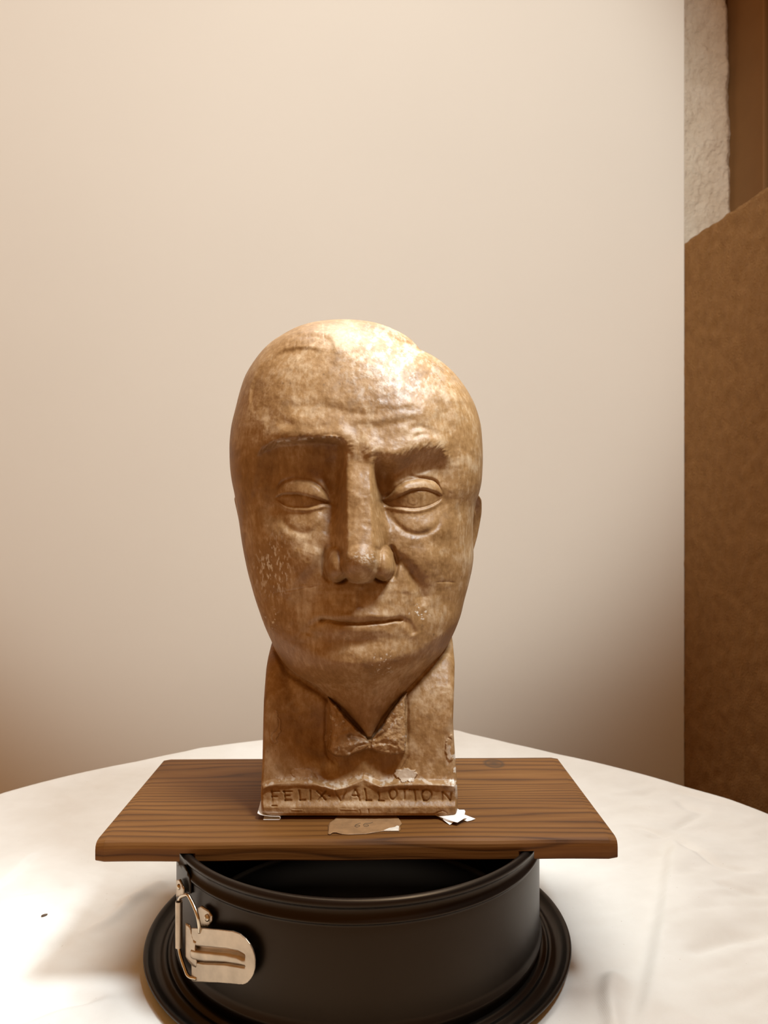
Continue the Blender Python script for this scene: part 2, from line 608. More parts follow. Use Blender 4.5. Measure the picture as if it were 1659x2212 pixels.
# ------------------------------------------------------------------ table and cloth
TC = np.array([-0.02, 0.50])
edge_px = [(-140, 1800), (0, 1716), (150, 1676), (300, 1645), (410, 1622), (432, 1616), (460, 1613), (560, 1600), (760, 1583), (930, 1575),
           (985, 1577), (1010, 1585), (1100, 1606), (1200, 1629), (1340, 1661), (1480, 1701), (1570, 1726), (1659, 1760), (1760, 1810)]
ep = np.array([on_plane(a, b, ZT)[:2] for a, b in edge_px]) - TC
eth = np.arctan2(ep[:, 1], ep[:, 0])
er = np.hypot(ep[:, 0], ep[:, 1])
def edge_r(th):
    th = (th + math.pi) % (2 * math.pi) - math.pi
    o = np.argsort(eth)
    e_t = np.concatenate([[eth[o][-1] - 2 * math.pi], eth[o], [eth[o][0] + 2 * math.pi]])
    e_r = np.concatenate([[er[o][-1]], er[o], [er[o][0]]])
    r = np.interp(th, e_t, e_r)
    return r

table = tag(empty('round_table', (TC[0], TC[1], -ZC)), 'round wooden table hidden under the white cloth', 'table')
bm = bmesh.new()
bmesh.ops.create_cone(bm, cap_ends=True, segments=96, radius1=0.40, radius2=0.40, depth=0.025,
                      matrix=Matrix.Translation((TC[0], TC[1], ZT - 0.0215)))
bm_obj('table_top', bm, M['tabletop'], table)
for a in (0.785, 2.356, 3.927, 5.498):
    bm = bmesh.new()
    bmesh.ops.create_cone(bm, cap_ends=True, segments=20, radius1=0.014, radius2=0.022, depth=ZC + ZT - 0.0340,
                          matrix=Matrix.Translation((TC[0] + 0.28 * math.cos(a), TC[1] + 0.28 * math.sin(a), (-ZC + ZT - 0.0340) / 2)))
    bm_obj('leg', bm, M['tabletop'], table, True)

PC = np.array([-0.0167, 0.517])       # pan centre
def cloth():
    nth, nr, nd = 720, 240, 40
    th = np.linspace(-math.pi, math.pi, nth, endpoint=False)
    R = edge_r(th)
    # light smoothing so the outline stays supple
    for _ in range(3):
        R = (np.roll(R, 1) + 2 * R + np.roll(R, -1)) / 4
    s = np.linspace(0.0, 1.0, nr)**0.8
    TH, S = np.meshgrid(th, s)
    RR = S * R[None, :]
    X = TC[0] + RR * np.cos(TH)
    Y = TC[1] + RR * np.sin(TH)
    D = np.zeros_like(X)
    # broad waves and small crumple
    D += 0.0013 * fbm(X * 7 + 3, Y * 7, 3) + 0.00045 * fbm(X * 30, Y * 30 + 9, 3)
    # long fine pull creases, anisotropic
    D += 0.0014 * fbm((X * 0.9 + Y * 0.45) * 14, (Y - X * 0.45) * 55, 3) * sstep(0.05, 0.25, X)
    D += 0.0006 * fbm((X - Y * 0.6) * 16, (Y + X * 0.6) * 50, 3) * sstep(-0.05, -0.2, X)
    PX = CX + F * X / np.maximum(Y, 0.12)
    PY = CY - F * ZT / np.maximum(Y, 0.12)
    ok = Y > 0.28
    def cz(pts, depth, sig):
        P = np.array([on_plane(a, b, ZT)[:2] for a, b in pts])
        poly = catmull(P, 6)
        d, sd, f = poly_dist(X, Y, poly)
        tp = np.clip(np.minimum(f, 1 - f) / 0.2, 0, 1)
        D[...] -= 2.6 * depth * np.exp(-(d / sig)**2) * tp
    def sz(pts, h, edge, decay):
        P = np.array([on_plane(a, b, ZT)[:2] for a, b in pts])
        poly = catmull(P, 6)
        d, sd, f = poly_dist(X, Y, poly)
        q = d * sd
        tp = np.clip(np.minimum(f, 1 - f) / 0.15, 0, 1)
        D[...] += 1.9 * h * tp * sstep(-edge, edge, q) * np.exp(-(np.maximum(q, 0) / decay)**2)
    # the soft fold running down the right side of the cloth
    sz([(1455, 1795), (1442, 1860), (1436, 1920), (1425, 1990), (1410, 2060), (1395, 2140), (1380, 2215), (1370, 2300)], 0.0042, 0.006, 0.05)
    sz([(1300, 2095), (1298, 2140), (1303, 2180), (1316, 2215), (1320, 2290)], 0.0022, 0.004, 0.02)
    cz([(1335, 2090), (1322, 2140), (1318, 2200), (1320, 2260)], -0.0016, 0.006)
    cz([(1455, 1793), (1500, 1765), (1530, 1750)], 0.0012, 0.004)
    cz([(1450, 1808), (1500, 1850), (1560, 1880), (1659, 1888)], 0.0011, 0.005)
    cz([(1380, 1805), (1440, 1808), (1470, 1800)], 0.001, 0.003)
    cz([(1450, 1808), (1420, 1800), (1390, 1790), (1340, 1786)], 0.0008, 0.004)
    cz([(1440, 1695), (1500, 1715), (1560, 1730), (1640, 1745)], 0.0009, 0.006)
    cz([(1440, 1695), (1390, 1710), (1330, 1715), (1290, 1712)], 0.0009, 0.006)
    cz([(1455, 1720), (1490, 1745), (1540, 1750)], 0.0007, 0.005)
    cz([(1470, 2085), (1550, 2052), (1610, 2030), (1659, 2022)], 0.0013, 0.005)
    cz([(1540, 1920), (1600, 1930), (1659, 1934)], 0.0008, 0.005)
    cz([(1300, 1760), (1370, 1745), (1420, 1760)], 0.0006, 0.006)
    # left side
    sz([(-60, 1960), (0, 1918), (40, 1888), (60, 1865), (90, 1840)], 0.0018, 0.003, 0.03)
    cz([(20, 2206), (110, 2168), (160, 2156), (230, 2150)], 0.0013, 0.005)
    cz([(120, 2140), (180, 2145), (250, 2138), (310, 2140)], 0.0008, 0.006)
    cz([(170, 2020), (235, 1990), (280, 1955), (330, 1930)], -0.0011, 0.005)
    cz([(250, 1960), (300, 1938), (340, 1915), (378, 1906)], -0.0010, 0.006)
    cz([(40, 2110), (90, 2060), (160, 2020)], 0.0008, 0.006)
    cz([(20, 1935), (90, 1920), (160, 1910)], 0.0006, 0.004)
    # flat under the pan plate
    rp = np.hypot(X - PC[0], Y - PC[1])
    flat = sstep(0.136, 0.175, rp)
    D = D * flat - 0.0008 * (1 - flat)
    # cloth must not lie above the plate rim nearby, and it falls at the edge
    D = D * sstep(0.0, 0.02, (R[None, :] - RR)) 
    Zt = ZT + np.clip(D, -0.0060, 0.0090)
    # rows over the edge and hanging down in soft pleats
    rows = [np.stack([X, Y, Zt], -1)]
    rad = 0.008
    for k in range(1, nd + 1):
        if k <= 8:
            a = k / 8 * math.pi / 2
            rr = R + rad * math.sin(a)
            zz = ZT - rad * (1 - math.cos(a)) + 0 * R
        else:
            q = (k - 8) / (nd - 8)
            fall = 0.40 * q
            rr = R + rad + 0.03 * q + 0.022 * q * np.sin(th * 17 + 2 * np.sin(th * 3)) + 0.008 * q * np.sin(th * 31)
            zz = ZT - rad - fall + 0 * R
        rows.append(np.stack([TC[0] + rr * np.cos(th), TC[1] + rr * np.sin(th), zz], -1)[None])
    V = np.vstack(rows)
    nrow = V.shape[0]
    f = grid_faces(nrow, nth, True)
    o = mesh_np('tablecloth', V.reshape(-1, 3), f[:, ::-1].copy(), M['cloth'])
    md = o.modifiers.new('thickness', 'SOLIDIFY')
    md.thickness = 0.0006
    md.offset = -1
    return o
cloth_o = tag(cloth(), 'creased white cotton tablecloth covering the round table', 'tablecloth')

# ------------------------------------------------------------------ lathe helper
def lathe(name, prof, mat, parent, seg=256, closed=True, cxy=PC):
    prof = np.array(prof)
    a = np.linspace(0, 2 * math.pi, seg, endpoint=False)
    V = np.empty((len(prof), seg, 3))
    V[..., 0] = cxy[0] + prof[:, 0][:, None] * np.cos(a)[None]
    V[..., 1] = cxy[1] + prof[:, 0][:, None] * np.sin(a)[None]
    V[..., 2] = -prof[:, 1][:, None]
    f = grid_faces(len(prof), seg, True)
    if closed:
        n = len(prof)
        i = np.arange(seg); j = (i + 1) % seg
        f = np.vstack([f, np.stack([(n - 1) * seg + i, (n - 1) * seg + j, j, i], 1)])
    o = mesh_np(name, V.reshape(-1, 3), f, mat, parent)
    bmx = bmesh.new(); bmx.from_mesh(o.data)
    bmesh.ops.recalc_face_normals(bmx, faces=bmx.faces)
    bmx.to_mesh(o.data); bmx.free()
    return o

def tube(name, pts, r, mat, parent, seg=14, n=8, joinbm=None):
    P = catmull(pts, n) if len(pts) > 2 else np.array(pts, float)
    T = np.gradient(P, axis=0)
    T /= np.linalg.norm(T, axis=1)[:, None]
    up = np.array([0.3, 0.2, 0.93])
    rows = []
    prev = None
    for p, t in zip(P, T):
        u = up - t * np.dot(up, t) if prev is None else prev - t * np.dot(prev, t)
        u /= np.linalg.norm(u)
        prev = u
        v = np.cross(t, u)
        a = np.linspace(0, 2 * math.pi, seg, endpoint=False)
        rows.append(p + r * (np.cos(a)[:, None] * u + np.sin(a)[:, None] * v))
    V = np.array(rows)
    nr = len(V)
    f = [tuple(x) for x in grid_faces(nr, seg, True)]
    f.append(tuple(range(seg))[::-1])
    f.append(tuple((nr - 1) * seg + k for k in range(seg)))
    return mesh_np(name, V.reshape(-1, 3), f, mat, parent)

# ------------------------------------------------------------------ springform pan
pan = tag(empty('springform_pan', (PC[0], PC[1], ZT)), 'black nonstick springform cake pan on the white tablecloth under the wooden board', 'cake pan')
RW = 0.1195
def arc(cr, ch, r, a0, a1, n):
    return [(cr + r * math.cos(math.radians(a)), ch - r * math.sin(math.radians(a))) for a in np.linspace(a0, a1, n)]
ring = []
ring += arc(RW - 0.0002, 0.2038, 0.0025, 185, -70, 16)          # rolled bead over the top
ring += [(RW - 0.0003, 0.2068), (RW - 0.0006, 0.2082), (RW - 0.0004, 0.2105), (RW + 0.0006, 0.2122)]
ring += [(RW + 0.0012, 0.2131), (RW + 0.0013, 0.2139), (RW + 0.0009, 0.2147), (RW - 0.0001, 0.2152), (RW, 0.2165)]
ring += [(RW, h) for h in np.linspace(0.222, 0.266, 8)]
ring += [(RW + 0.0004, 0.2685), (RW + 0.0014, 0.2702), (RW + 0.0018, 0.2716), (RW + 0.0014, 0.2732), (RW + 0.0002, 0.2745), (RW, 0.2783), (RW - 0.0012, 0.2783)]
ring += [(RW - 0.0012, h) for h in np.linspace(0.272, 0.208, 8)]
ring += [(RW - 0.0018, 0.2060)]
lathe('side_ring', ring, M['pan'], pan, 320)
plate = [(0.0, 0.2800), (0.06, 0.2800), (0.112, 0.2800), (0.1165, 0.2795), (0.1180, 0.2782), (0.1215, 0.2781), (0.1226, 0.2787), (0.1234, 0.2800),
         (0.1244, 0.2802), (0.1252, 0.2795), (0.1262, 0.2790), (0.1274, 0.2793), (0.1286, 0.2806), (0.1305, 0.2815), (0.1325, 0.2812), (0.1345, 0.2798),
         (0.1360, 0.2778), (0.1370, 0.2767), (0.1380, 0.2763), (0.1391, 0.2767), (0.1396, 0.2776), (0.1393, 0.2786), (0.1384, 0.2790),
         (0.1372, 0.2800), (0.1345, 0.2824), (0.1320, 0.2832), (0.10, 0.2832), (0.0, 0.2832)]
lathe('base_plate', plate, M['pan'], pan, 320, closed=False)

def cyl(phi, r, z):
    """point on the pan cylinder; phi measured from the direction towards the camera, positive to the right"""
    return np.array([PC[0] + r * math.sin(phi), PC[1] - r * math.cos(phi), z])
def px_phi(px, r):
    """angle on the near side of the cylinder seen at picture column px"""
    k = (px - CX) / F
    # |(k d - PCx, d - PCy)| = r , nearest d
    A = k * k + 1; B = -2 * (k * PC[0] + PC[1]); C_ = PC[0]**2 + PC[1]**2 - r * r
    disc = max(B * B - 4 * A * C_, 0)
    d = (-B - math.sqrt(disc)) / (2 * A)
    return math.atan2(k * d - PC[0], PC[1] - d), d
def cp(px, py, r):
    phi, d = px_phi(px, r)
    return cyl(phi, r, (CY - py) * d / F)
def cphi_z(px, py, r):
    phi, d = px_phi(px, r)
    return phi, (CY - py) * d / F

# overlapping end of the sheet-metal ring at the clasp
def curved_patch(name, outline, r_fn, thick, mat, parent, r0, nu=60, nv=60, hfun=None):
    """sheet cut to an outline given in picture points, bent along the pan wall; r_fn(phi) radius"""
    P = np.array([cphi_z(a, b, r0) for a, b in outline])
    lo, hi = P.min(0), P.max(0)
    bmx = bmesh.new()
    vsx = [bmx.verts.new((p[0], 0, p[1])) for p in P]
    es = bmx.faces.new(vsx)
    # slice the flat sheet into a fine grid so that it can bend
    for k in range(1, nu):
        x = lo[0] + (hi[0] - lo[0]) * k / nu
        bmesh.ops.bisect_plane(bmx, geom=bmx.verts[:] + bmx.edges[:] + bmx.faces[:], plane_co=(x, 0, 0), plane_no=(1, 0, 0))
    for k in range(1, nv):
        z = lo[1] + (hi[1] - lo[1]) * k / nv
        bmesh.ops.bisect_plane(bmx, geom=bmx.verts[:] + bmx.edges[:] + bmx.faces[:], plane_co=(0, 0, z), plane_no=(0, 0, 1))
    bmesh.ops.triangulate(bmx, faces=[f for f in bmx.faces if len(f.verts) > 4])
    for v in bmx.verts:
        phi, z = v.co.x, v.co.z
        h = hfun(phi, z) if hfun else 0.0
        v.co = Vector(cyl(phi, r_fn(phi) + h, z))
    o = bm_obj(name, bmx, mat, parent, True)
    md = o.modifiers.new('sheet', 'SOLIDIFY')
    md.thickness = thick
    md.offset = 0
    return o

latch = empty('clasp', cp(430, 2050, RW))
latch.parent = pan
latch.location = latch.location - pan.location
def lp(name, fn):      # children of the clasp live at identity below pan
    return fn
clasp_off = Vector(cp(430, 2050, RW)) + Vector((0, 0, ZC))
def to_clasp(o):
    o.parent = latch
    o.matrix_parent_inverse = Matrix.Identity(4)
    o.location = -clasp_off
    return o

# end flap of the ring (left of the clasp)
flap = curved_patch('ring_end_flap', [(383.6, 1868), (400, 1868), (411, 1893), (413, 1903), (413, 1930), (383.6, 1934)],
                    lambda p: RW + 0.0010, 0.0008, M['pan'], pan, RW + 0.001, 10, 10)
# upper small bracket with rivet
to_clasp(curved_patch('hinge_bracket', [(384, 1900), (391, 1899), (400, 1918), (400, 1931), (389, 1936), (384, 1936)],
             lambda p: RW + 0.0035, 0.0010, M['steel'], None, RW + 0.003, 8, 8))
def rivet(px, py, r, rad, hgt):
    phi, z = cphi_z(px, py, r)
    c = cyl(phi, r, z)
    nrm = np.array([math.sin(phi), -math.cos(phi), 0])
    bmx = bmesh.new()
    bmesh.ops.create_uvsphere(bmx, u_segments=20, v_segments=12, radius=1.0)
    for v in bmx.verts:
        v.co = Vector((v.co.x * rad, v.co.y * rad, v.co.z * hgt))
    q = Vector(nrm).to_track_quat('Z', 'Y').to_matrix().to_4x4()
    bmesh.ops.transform(bmx, matrix=Matrix.Translation(Vector(c)) @ q, verts=bmx.verts)
    return to_clasp(bm_obj('rivet', bmx, M['wire'], None, True))
rivet(386, 1916, RW + 0.0042, 0.0017, 0.0010)
# second bracket (behind the lever) with rivet
to_clasp(curved_patch('hinge_bracket', [(430, 1960), (437, 1956), (452, 1966), (460, 1978), (460, 1990), (452, 2000), (432, 2002)],
             lambda p: RW + 0.0024 + 0.0 * p, 0.0010, M['steel'], None, RW + 0.002, 12, 12))
rivet(447, 1983, RW + 0.0032, 0.0020, 0.0012)
# bail wire
rwi = 0.0010
w_pts = [cp(386.5, 1945, RW + 0.0075), cp(390, 1939, RW + 0.0072), cp(397, 1934.5, RW + 0.0072), cp(405, 1933, RW + 0.0072), cp(411, 1941, RW + 0.0075),
         cp(420, 1960, RW + 0.0078), cp(427, 1980, RW + 0.0078), cp(430.5, 2000, RW + 0.0072), cp(431, 2014, RW + 0.0062)]
to_clasp(tube('bail_wire', w_pts, rwi, M['wire'], None))
w2 = [cp(386.5, 2040, RW + 0.0075), cp(388, 2055, RW + 0.0075), cp(393, 2074, RW + 0.0075), cp(400, 2094, RW + 0.0075), cp(405, 2106, RW + 0.0075),
      cp(413, 2112, RW + 0.007), cp(424, 2114, RW + 0.0062)]
to_clasp(tube('bail_wire', w2, rwi, M['wire'], None))
# rolled sheet sleeve around the wire
sl_t = cp(386.5, 1947, RW + 0.0075); sl_b = cp(386.5, 2046, RW + 0.0075)
def sleeve():
    a = np.linspace(0.5, 0.5 + 2 * math.pi * 0.93, 26)
    ro, ri = 0.00205, 0.00150
    prof = [(ro * math.cos(t), ro * math.sin(t)) for t in a] + [(ri * math.cos(t), ri * math.sin(t)) for t in a[::-1]]
    n = len(prof)
    V = []
    for c in (sl_t, sl_b):
        for (u, v) in prof:
            V.append((c[0] + u, c[1] + v, c[2]))
    f = [(i, (i + 1) % n, n + (i + 1) % n, n + i) for i in range(n)]
    k = len(a)
    for base in (0, n):
        for i in range(k - 1):
            f.append((base + i, base + i + 1, base + n - 2 - i, base + n - 1 - i))
    return to_clasp(mesh_np('sleeve', V, f, M['steel'], None, True))
sl = sleeve()
md = sl.modifiers.new('edge', 'EDGE_SPLIT'); md.split_angle = 0.8
# lever plate with a raised rib
lev = [(416, 2004), (440, 2005.5), (470, 2009), (500, 2013.5), (516, 2020), (529, 2030), (538, 2041), (544, 2052), (548, 2064), (549.8, 2076),
       (549.5, 2093), (546, 2106), (541, 2115), (533, 2124), (524, 2128.5), (513, 2128.5), (495, 2126), (469, 2123), (440, 2121), (420, 2119.5), (415.5, 2117)]
ph0, _ = px_phi(416, RW + 0.006)
ph1, _ = px_phi(550, RW + 0.006)
def lever_r(phi):
    t = (phi - ph0) / (ph1 - ph0)
    return RW + 0.0062 - 0.0022 * t + 0.0022 * max(0, t - 0.75) * 2
up_c = [cphi_z(a, b, RW + 0.006) for a, b in ((408, 2043), (425, 2048), (455, 2052), (485, 2056), (510, 2062), (522, 2068))]
lo_c = [cphi_z(a, b, RW + 0.006) for a, b in ((420, 2074), (440, 2079), (460, 2080), (485, 2082), (510, 2087), (523, 2089))]
upz = lambda p: np.interp(p, [q[0] for q in up_c], [q[1] for q in up_c])
loz = lambda p: np.interp(p, [q[0] for q in lo_c], [q[1] for q in lo_c])
phe = cphi_z(529, 2080, RW + 0.006)[0]
phs = cphi_z(418, 2080, RW + 0.006)[0]
def rib(phi, z):
    du = abs(z - upz(phi)) ; dl = abs(z - loz(phi))
    e = float(sstep(phe, phe - 0.02, np.array(phi)))
    h = -0.0024 * math.exp(-(du / 0.0014)**4) - 0.0026 * math.exp(-(dl / 0.0008)**4)
    mid = (upz(phi) + loz(phi)) / 2
    half = abs(upz(phi) - loz(phi)) / 2
    if abs(z - mid) < half:
        h += 0.0008 * (1 - (abs(z - mid) / half)**2)
    return h * e
lever = to_clasp(curved_patch('lever', lev, lever_r, 0.0009, M['steel'], None, RW + 0.006, 90, 90, rib))
# folded side cheek of the lever on its hinge edge
def cheek():
    pts = [(400.5, 1994), (404, 1997), (417, 2004), (421, 2030), (423, 2034), (416.5, 2030), (408, 2034), (409, 2050), (420, 2064), (422, 2092), (418, 2091),
           (412, 2082), (406, 2076), (400.5, 2070)]
    P = [cphi_z(a, b, RW + 0.007) for a, b in pts]
    return to_clasp(curved_patch('lever_cheek', [(400.5, 1994), (409, 1999), (417, 2030), (423, 2035), (420, 2046), (424, 2078), (423, 2090), (416, 2087), (408, 2078), (400.5, 2066)],
                        lambda p: RW + 0.0062, 0.0009, M['steel'], None, RW + 0.0066, 10, 10))
cheek()

# ------------------------------------------------------------------ wooden board with a ring groove underneath
DF = 0.4513
HB_T, HB_B = -0.1939, -0.2062
BW, BD = 0.3090, 0.1515
def board():
    bmx = bmesh.new()
    nx = 60
    x0, x1 = -BW / 2, BW / 2
    # cross profile (y,z) with eased front arris, swept along x
    T = HB_T - HB_B
    r = 0.0032
    prof = [(0.0, 0.0009), (0.0009, 0.0)]
    prof += [(BD - 0.0009, 0.0), (BD, 0.0009)]
    prof += [(BD, T - 0.002), (BD - 0.0006, T - 0.0006), (BD - 0.002, T)]
    prof += [(0.006, T), (0.0032, T - 0.0004), (0.0014, T - 0.0013), (0.0004, T - 0.0028), (0.0, T - 0.0045)]
    rings = []
    for k in range(nx + 1):
        u = k / nx
        x = x0 + (x1 - x0) * u
        row = []
        e = min(u, 1 - u) * BW
        sh = 0.0
        if e < 0.004:
            q = 1 - e / 0.004
            sh = 0.0006 * q * q
        for (y, z) in prof:
            cz_ = T / 2
            zz = z + (sh if z < cz_ else -sh)
            wob = 0.0004 * math.sin(u * 23 + y * 30) * (1 if y < 0.01 else 0.3)
            row.append(bmx.verts.new((x, y + wob + (sh * 1.2 if y < BD / 2 else -sh * 1.5), HB_B + zz)))
        rings.append(row)
    n = len(prof)
    for a, b in zip(rings[:-1], rings[1:]):
        for i in range(n):
            j = (i + 1) % n
            bmx.faces.new((a[i], a[j], b[j], b[i]))
    bmx.faces.new(rings[0]); bmx.faces.new(rings[-1][::-1])
    bmesh.ops.recalc_face_normals(bmx, faces=bmx.faces)
    yaw = math.radians(0.8)
    bmesh.ops.rotate(bmx, verts=bmx.verts, cent=(0, 0, 0), matrix=Matrix.Rotation(yaw, 3, 'Z'))
    bmesh.ops.translate(bmx, verts=bmx.verts, vec=(-0.0156, DF, 0))
    o = bm_obj('wooden_board', bmx, M['wood'])
    # groove cutter: an annulus following the rim of the pan
    ct = bmesh.new()
    seg = 200
    ri, ro, z0, z1 = 0.1160, 0.1236, HB_B - 0.01, -0.2010
    lv = []
    for (r_, z) in ((ri, z0), (ro, z0), (ro, z1), (ri, z1)):
        lv.append([ct.verts.new((PC[0] + r_ * math.cos(2 * math.pi * i / seg), PC[1] + r_ * math.sin(2 * math.pi * i / seg), z)) for i in range(seg)])
    for k in range(4):
        A, B = lv[k], lv[(k + 1) % 4]
        for i in range(seg):
            j = (i + 1) % seg
            ct.faces.new((A[i], A[j], B[j], B[i]))
    cut = bm_obj('groove_cutter', ct, None)
    bo = o.modifiers.new('groove', 'BOOLEAN')
    bo.operation = 'DIFFERENCE'
    bo.object = cut
    bo.solver = 'EXACT'
    dg = bpy.context.evaluated_depsgraph_get()
    dg.update()
    me = bpy.data.meshes.new_from_object(o.evaluated_get(dg))
    o.modifiers.clear()
    o.data = me
    bpy.data.objects.remove(cut)
    return o
tag(board(), 'dark stained wooden board lying across the black cake pan', 'board')

# ------------------------------------------------------------------ plaster bust
bust = tag(empty('plaster_bust', (-0.0156, 0.54, -0.1915)), 'brown patinated plaster portrait bust of a man with bow tie on the wooden board', 'bust')

def set_attr(o, name, arr):
    a = o.data.attributes.new(name, 'FLOAT', 'POINT')
    a.data.foreach_set('value', np.asarray(arr, dtype=np.float32))

# head silhouette in the picture (left and right columns by row)
SIL_L = [(699, 745), (702, 700), (706, 666), (714, 640), (726, 616), (738, 597), (749, 581), (783, 550), (822, 527), (888, 508), (930, 498.5), (969, 495.5), (1007, 496.5), (1040, 500.5), (1068, 506.5),
         (1099, 511.5), (1129, 516.5), (1165, 521.5), (1191, 526), (1211, 530), (1240, 536.5), (1265, 543.5), (1288, 550), (1318, 560), (1350, 571.5), (1385, 587), (1410, 598),
         (1442, 622), (1463, 652), (1482, 686), (1500, 705), (1527, 738), (1560, 770), (1590, 795)]
SIL_R = [(699, 770), (700, 789), (706, 824), (720, 859), (735, 886), (753, 905), (766, 915), (774, 936), (795, 967), (818, 990), (845, 1009.5), (884, 1029), (930, 1040), (988, 1043), (1036, 1041), (1066, 1035),
         (1093, 1026), (1139, 1021.5), (1199, 1023), (1227, 1020), (1250, 1015), (1265, 1011.5), (1294, 1003.5), (1326, 996), (1354, 986), (1372, 978), (1406, 959),
         (1442, 924), (1463, 904), (1484, 882), (1500, 868), (1527, 843), (1560, 819), (1590, 803)]
ZTOP = 0.1380
def head():
    NF, NB, NR = 640, 70, 680
    z = np.concatenate([ZTOP - (ZTOP - 0.115) * (np.linspace(0, 1, 90)**2), np.linspace(0.115, -0.1445, NR - 89)[1:]])
    z = z[1:]
    NRr = len(z)
    # centre front depth, widest depth, rear depth
    t = np.clip((z - 0.015) / (ZTOP - 0.015), 0, 1)
    cr_f = 0.560 - (0.560 - 0.4705) * (1 - t**2.5)**(1 / 2.2)
    yf = np.where(z > 0.015, cr_f, pchip(z, [(-0.1445, 0.4915), (-0.128, 0.4868), (-0.1127, 0.4815), (-0.106, 0.4770), (-0.0995, 0.4718), (-0.092, 0.4688),
                                            (-0.082, 0.4690), (-0.067, 0.4702), (-0.050, 0.4712), (-0.030, 0.4722), (0.0, 0.4720), (0.015, 0.4705)]))
    ym = pchip(z, [(-0.1445, 0.4960), (-0.1127, 0.5010), (-0.1005, 0.5090), (-0.0888, 0.5200), (-0.06, 0.5350), (-0.02, 0.5480), (0.03, 0.5540), (0.10, 0.5580), (ZTOP, 0.5600)])
    cr_b = 0.560 + 0.098 * (1 - t**2.3)**(1 / 2.3)
    yb = np.where(z > 0.015, cr_b, pchip(z, [(-0.1445, 0.5300), (-0.1127, 0.58), (-0.09, 0.6050), (-0.06, 0.6250), (-0.02, 0.6500), (0.015, 0.658)]))
    nexp = pchip(z, [(-0.1445, 2.0), (-0.11, 1.75), (-0.095, 1.9), (-0.06, 2.15), (-0.02, 2.25), (0.03, 2.35), (0.07, 2.2), (ZTOP, 2.0)])
    # silhouette half widths
    ds = ym - (ym - yf)**2 / ym
    pys = CY - z * F / ds
    L = pchip(pys, SIL_L); R = pchip(pys, SIL_R)
    # close the crown smoothly
    a = ym - yf
    XL = (L - CX) / F * np.sqrt(ym**2 - a**2)
    XRr = (R - CX) / F * np.sqrt(ym**2 - a**2)
    phi = np.linspace(-math.pi / 2, math.pi / 2, NF)
    def section(XL, XRr):
        cx = (XL + XRr) / 2
        s, c = np.sin(phi)[None], np.cos(phi)[None]
        n = nexp[:, None]
        u = np.sign(s) * np.abs(s)**(2 / n)
        v = np.abs(c)**(2 / n)
        w = np.where(u < 0, (cx - XL)[:, None], (XRr - cx)[:, None])
        X = cx[:, None] + w * u
        Y = ym[:, None] - a[:, None] * v
        return cx, X, Y
    for it in range(6):
        cx, X, Y = section(XL, XRr)
        PX = CX + F * X / Y
        XL = XL + (L - PX.min(1)) / F * ym * 0.9
        XRr = XRr + (R - PX.max(1)) / F * ym * 0.9
    # ease out kinks from the traced outline
    def ease(v, sg=5.0):
        k = np.arange(-16, 17)
        w_ = np.exp(-(k / sg)**2); w_ /= w_.sum()
        sm = np.convolve(np.pad(v, 16, mode='edge'), w_, 'valid')
        m_ = sstep(60, 110, np.arange(len(v)).astype(float))
        return v * (1 - m_) + sm * m_
    XL, XRr = ease(XL), ease(XRr)
    cx, X, Y = section(XL, XRr)
    Zg = np.repeat(z[:, None], NF, 1)
    px = CX + F * X / Y
    py = CY - F * Zg / Y
    D = np.zeros_like(X)

    # ---------------- large forms
    # the chin hangs lower in the middle than at the jaw sides
    prof_z = np.linspace(-0.16, 0.02, 400)
    prof_y = np.interp(prof_z, z[::-1], yf[::-1])
    dxc = X - cx[:, None]
    ze = Zg - 5.2 * dxc**2 * sstep(-0.05, -0.08, Zg)
    D += np.interp(Zg, prof_z, prof_y) - np.interp(ze, prof_z, prof_y)
    # temples slightly hollow, cheekbones, muzzle
    D -= 0.0022 * gauss(px, py, 560, 985, 34, 80) + 0.0022 * gauss(px, py, 985, 985, 34, 80)
    D += 0.0030 * gauss(px, py, 590, 1160, 44, 36) + 0.0036 * gauss(px, py, 968, 1138, 44, 36)
    D += 0.0042 * gauss(px, py, 652, 1212, 55, 44) + 0.0042 * gauss(px, py, 925, 1208, 55, 46)
    D -= 0.0018 * gauss(px, py, 590, 1300, 34, 60) + 0.0018 * gauss(px, py, 965, 1290, 34, 60)
    D += 0.0045 * gauss(px, py, 779, 1325, 92, 62)           # mouth barrel
    D += 0.0030 * gauss(px, py, 780, 1432, 70, 32)           # chin
    D += 0.0016 * gauss(px, py, 690, 1420, 45, 40) + 0.0016 * gauss(px, py, 868, 1420, 45, 40)
    D -= 0.0014 * gauss(px, py, 780, 1385, 66, 16)           # hollow under the lower lip
    D += 0.0012 * gauss(px, py, 780, 1364, 62, 11)           # lower lip
    D += 0.0010 * gauss(px, py, 745, 1330, 36, 8) + 0.0010 * gauss(px, py, 812, 1330, 36, 8)
    D += 0.0020 * gauss(px, py, 640, 900, 60, 40) + 0.0020 * gauss(px, py, 880, 885, 80, 50)   # frontal bosses
    # brows: overhanging ridge and sockets
    bl = interp(px, [(556, 975), (566, 966), (600, 951), (640, 947), (690, 944), (735, 948), (760, 962), (772, 975)])
    br = interp(px, [(775, 978), (800, 984), (830, 994), (855, 993), (890, 980), (925, 972), (950, 972), (972, 985)])
    brow = np.where(px < 773, bl, br)
    wL = sstep(546, 582, px) * sstep(778, 740, px)
    wR = sstep(772, 806, px) * sstep(985, 950, px)
    wB = wL + wR
    dy = py - brow
    D += wL * 0.0036 * np.exp(-((dy + 10) / 26.0)**2) + wR * 0.0032 * np.exp(-((dy + 12) / 30.0)**2)
    # sockets: sharp drop below the brow, easing back on to the cheek
    sock = sstep(-5, 16, dy) * (0.30 * sstep(190, 60, dy) + 0.70 * sstep(222, 128, dy))
